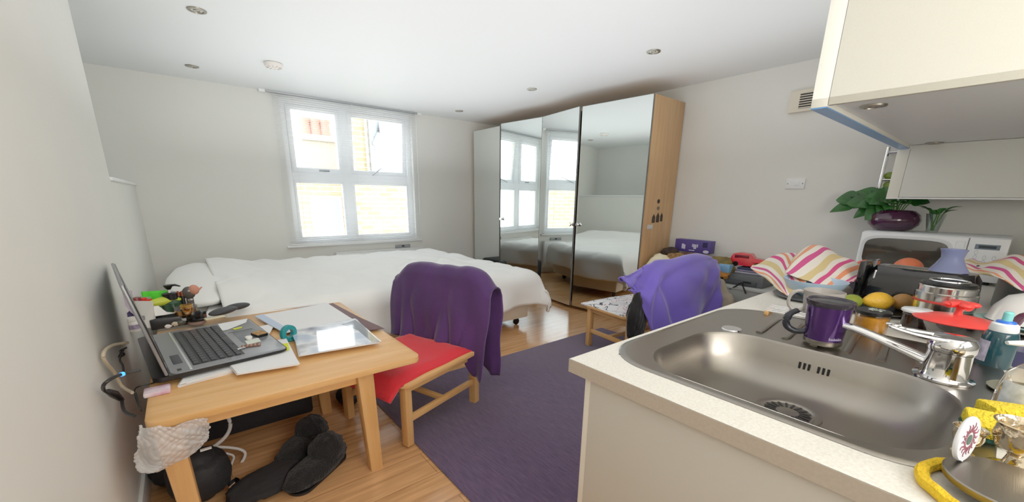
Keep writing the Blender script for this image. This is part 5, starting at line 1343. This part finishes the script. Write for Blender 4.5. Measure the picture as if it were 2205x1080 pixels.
# red toy car
tc_ = thing('toy_car', 'red toy car on the folded cloths by the right wall', 'toy car', (4.05, 1.50, .718), math.radians(98))
M_rc = mat('toy_red', '#d8202c', .25, coat=.4)
def carring(x, w0, z0, z1): return [Vector((x, -w0, z0)), Vector((x, w0, z0)), Vector((x, w0*.98, z1*.6+z0*.4)), Vector((x, w0*.72, z1)), Vector((x, -w0*.72, z1)), Vector((x, -w0*.98, z1*.6+z0*.4))]
MB().loft([carring(-.145, .05, .025, .06), carring(-.13, .06, .015, .078), carring(-.06, .064, .012, .085), carring(-.03, .064, .012, .122), carring(.06, .064, .012, .128), carring(.12, .06, .014, .115), carring(.14, .055, .02, .07)]).build('body', M_rc, tc_, angle=25)
for x in (-.09, .085):
    for y in (-.058, .058): MB().lathe([(.0, -.01), (.022, -.01), (.024, -.006), (.024, .006), (.022, .01), (0, .01)], 18, Matrix.Translation((x, y, .0245)) @ Matrix.Rotation(PI/2, 4, 'X')).build('wheel', M_black, tc_)
for y in (-.0605, .0605): MB().box((-.02, y-.0015, .078), (.10, y+.0015, .108), .003).build('side_window', mat('toy_glass', '#6e1218', .2), tc_)
MB().box((-.147, -.035, .04), (-.14, .035, .05)).build('bumper', M_chrome, tc_)
# heap on the floor and cable right of the fleece
lump('beige_bag', 'beige bag slumped below the printer, right of the violet fleece', 'bag', (3.68, 1.55, .30), (.10, .13, .30), mat('beige_canvas', '#b9ac98', .9), 11, .2)
lump('shopping_bag', 'tan shopping bag with red lines lying at the worktop edge', 'bag', (3.72, 1.30, .36), (.12, .14, .11), mat('tan_paper', '#b59a84', .8, var=.5, vscale=14, col2='#8e5f52'), 12, .25)
lump('foil_bag', 'grey crinkled bag on the floor below the tan shopping bag', 'bag', (3.55, 1.36, .20), (.13, .13, .12), mat('grey_foil', '#8b8a8c', .4, .3), 13, .3)
o = MB().tube(spline([on_x(1562, 625, 3.86), on_x(1582, 617, 3.83), on_x(1598, 608, 3.80), on_x(1600, 616, 3.80), on_x(1606, 632, 3.80)], 8), .007, 8).build('black_cable', M_cab); tag(o, 'black cable hanging across the pale storage box', 'cable')
# black bag between bed and wardrobe
o = MB().box((-.22, -.30, 0), (.22, .26, .36), .05, None, 4).build('floor_bag', M_bag, None, (3.32, 5.15, 0)); o.name = 'travel_bag'
tag(o, 'black travel bag on the floor between the bed foot and the wardrobe', 'bag')
# ------------------------------------------------------------------ light
w = bpy.data.worlds.new('daylight'); scene.world = w; w.use_nodes = True
bg = w.node_tree.nodes['Background']; bg.inputs['Color'].default_value = (.86, .94, 1, 1); bg.inputs['Strength'].default_value = 3.6
def area(name, loc, rot, sx, sy, power, col=(1, 1, 1), portal=False):
    l = bpy.data.lights.new(name, 'AREA'); l.shape = 'RECTANGLE'; l.size = sx; l.size_y = sy; l.energy = power; l.color = col
    o = bpy.data.objects.new(name, l); COL.objects.link(o); o.location = loc; o.rotation_euler = rot
    if portal: l.cycles.is_portal = True
    return o
area('window_portal', ((WX0+WX1)/2, YB+.2, (WZ0+WZ1)/2), (-PI/2, 0, 0), WX1-WX0, WZ1-WZ0, 1, portal=True)
# the room goes on behind the camera: its end wall, then two added fill lights
struct(MB().box((XN-.1, YF-.1, 0), (XR+.1, YF, ZC)).build('wall_front', M_wall, smooth=False))
area('ceiling_fill', (1.9, 2.4, 1.68), (PI, 0, 0), 3.4, 5.4, 27, (.96, .98, 1))  # added unseen fill: floating panel facing up to brighten the ceiling
area('rear_fill', (0.9, -1.2, 1.7), (math.radians(115), 0, 0), 1.6, 1.0, 25, (1, .95, .88))  # added unseen fill behind the camera, warm, brightens the kitchen and walls
sun = bpy.data.lights.new('sun', 'SUN'); sun.energy = .4; sun.angle = .05; sun.color = (1, .96, .9)
so_ = bpy.data.objects.new('sun', sun); COL.objects.link(so_); so_.rotation_euler = (math.radians(50), 0, math.radians(20))
scene.view_settings.view_transform = 'Standard'
scene.view_settings.exposure = 0.72
scene.view_settings.gamma = 1.22
scene.cycles.max_bounces = 10; scene.cycles.diffuse_bounces = 6; scene.cycles.transparent_max_bounces = 24
scene.cycles.caustics_reflective = False; scene.cycles.caustics_refractive = False
scene.cycles.sample_clamp_indirect = 6
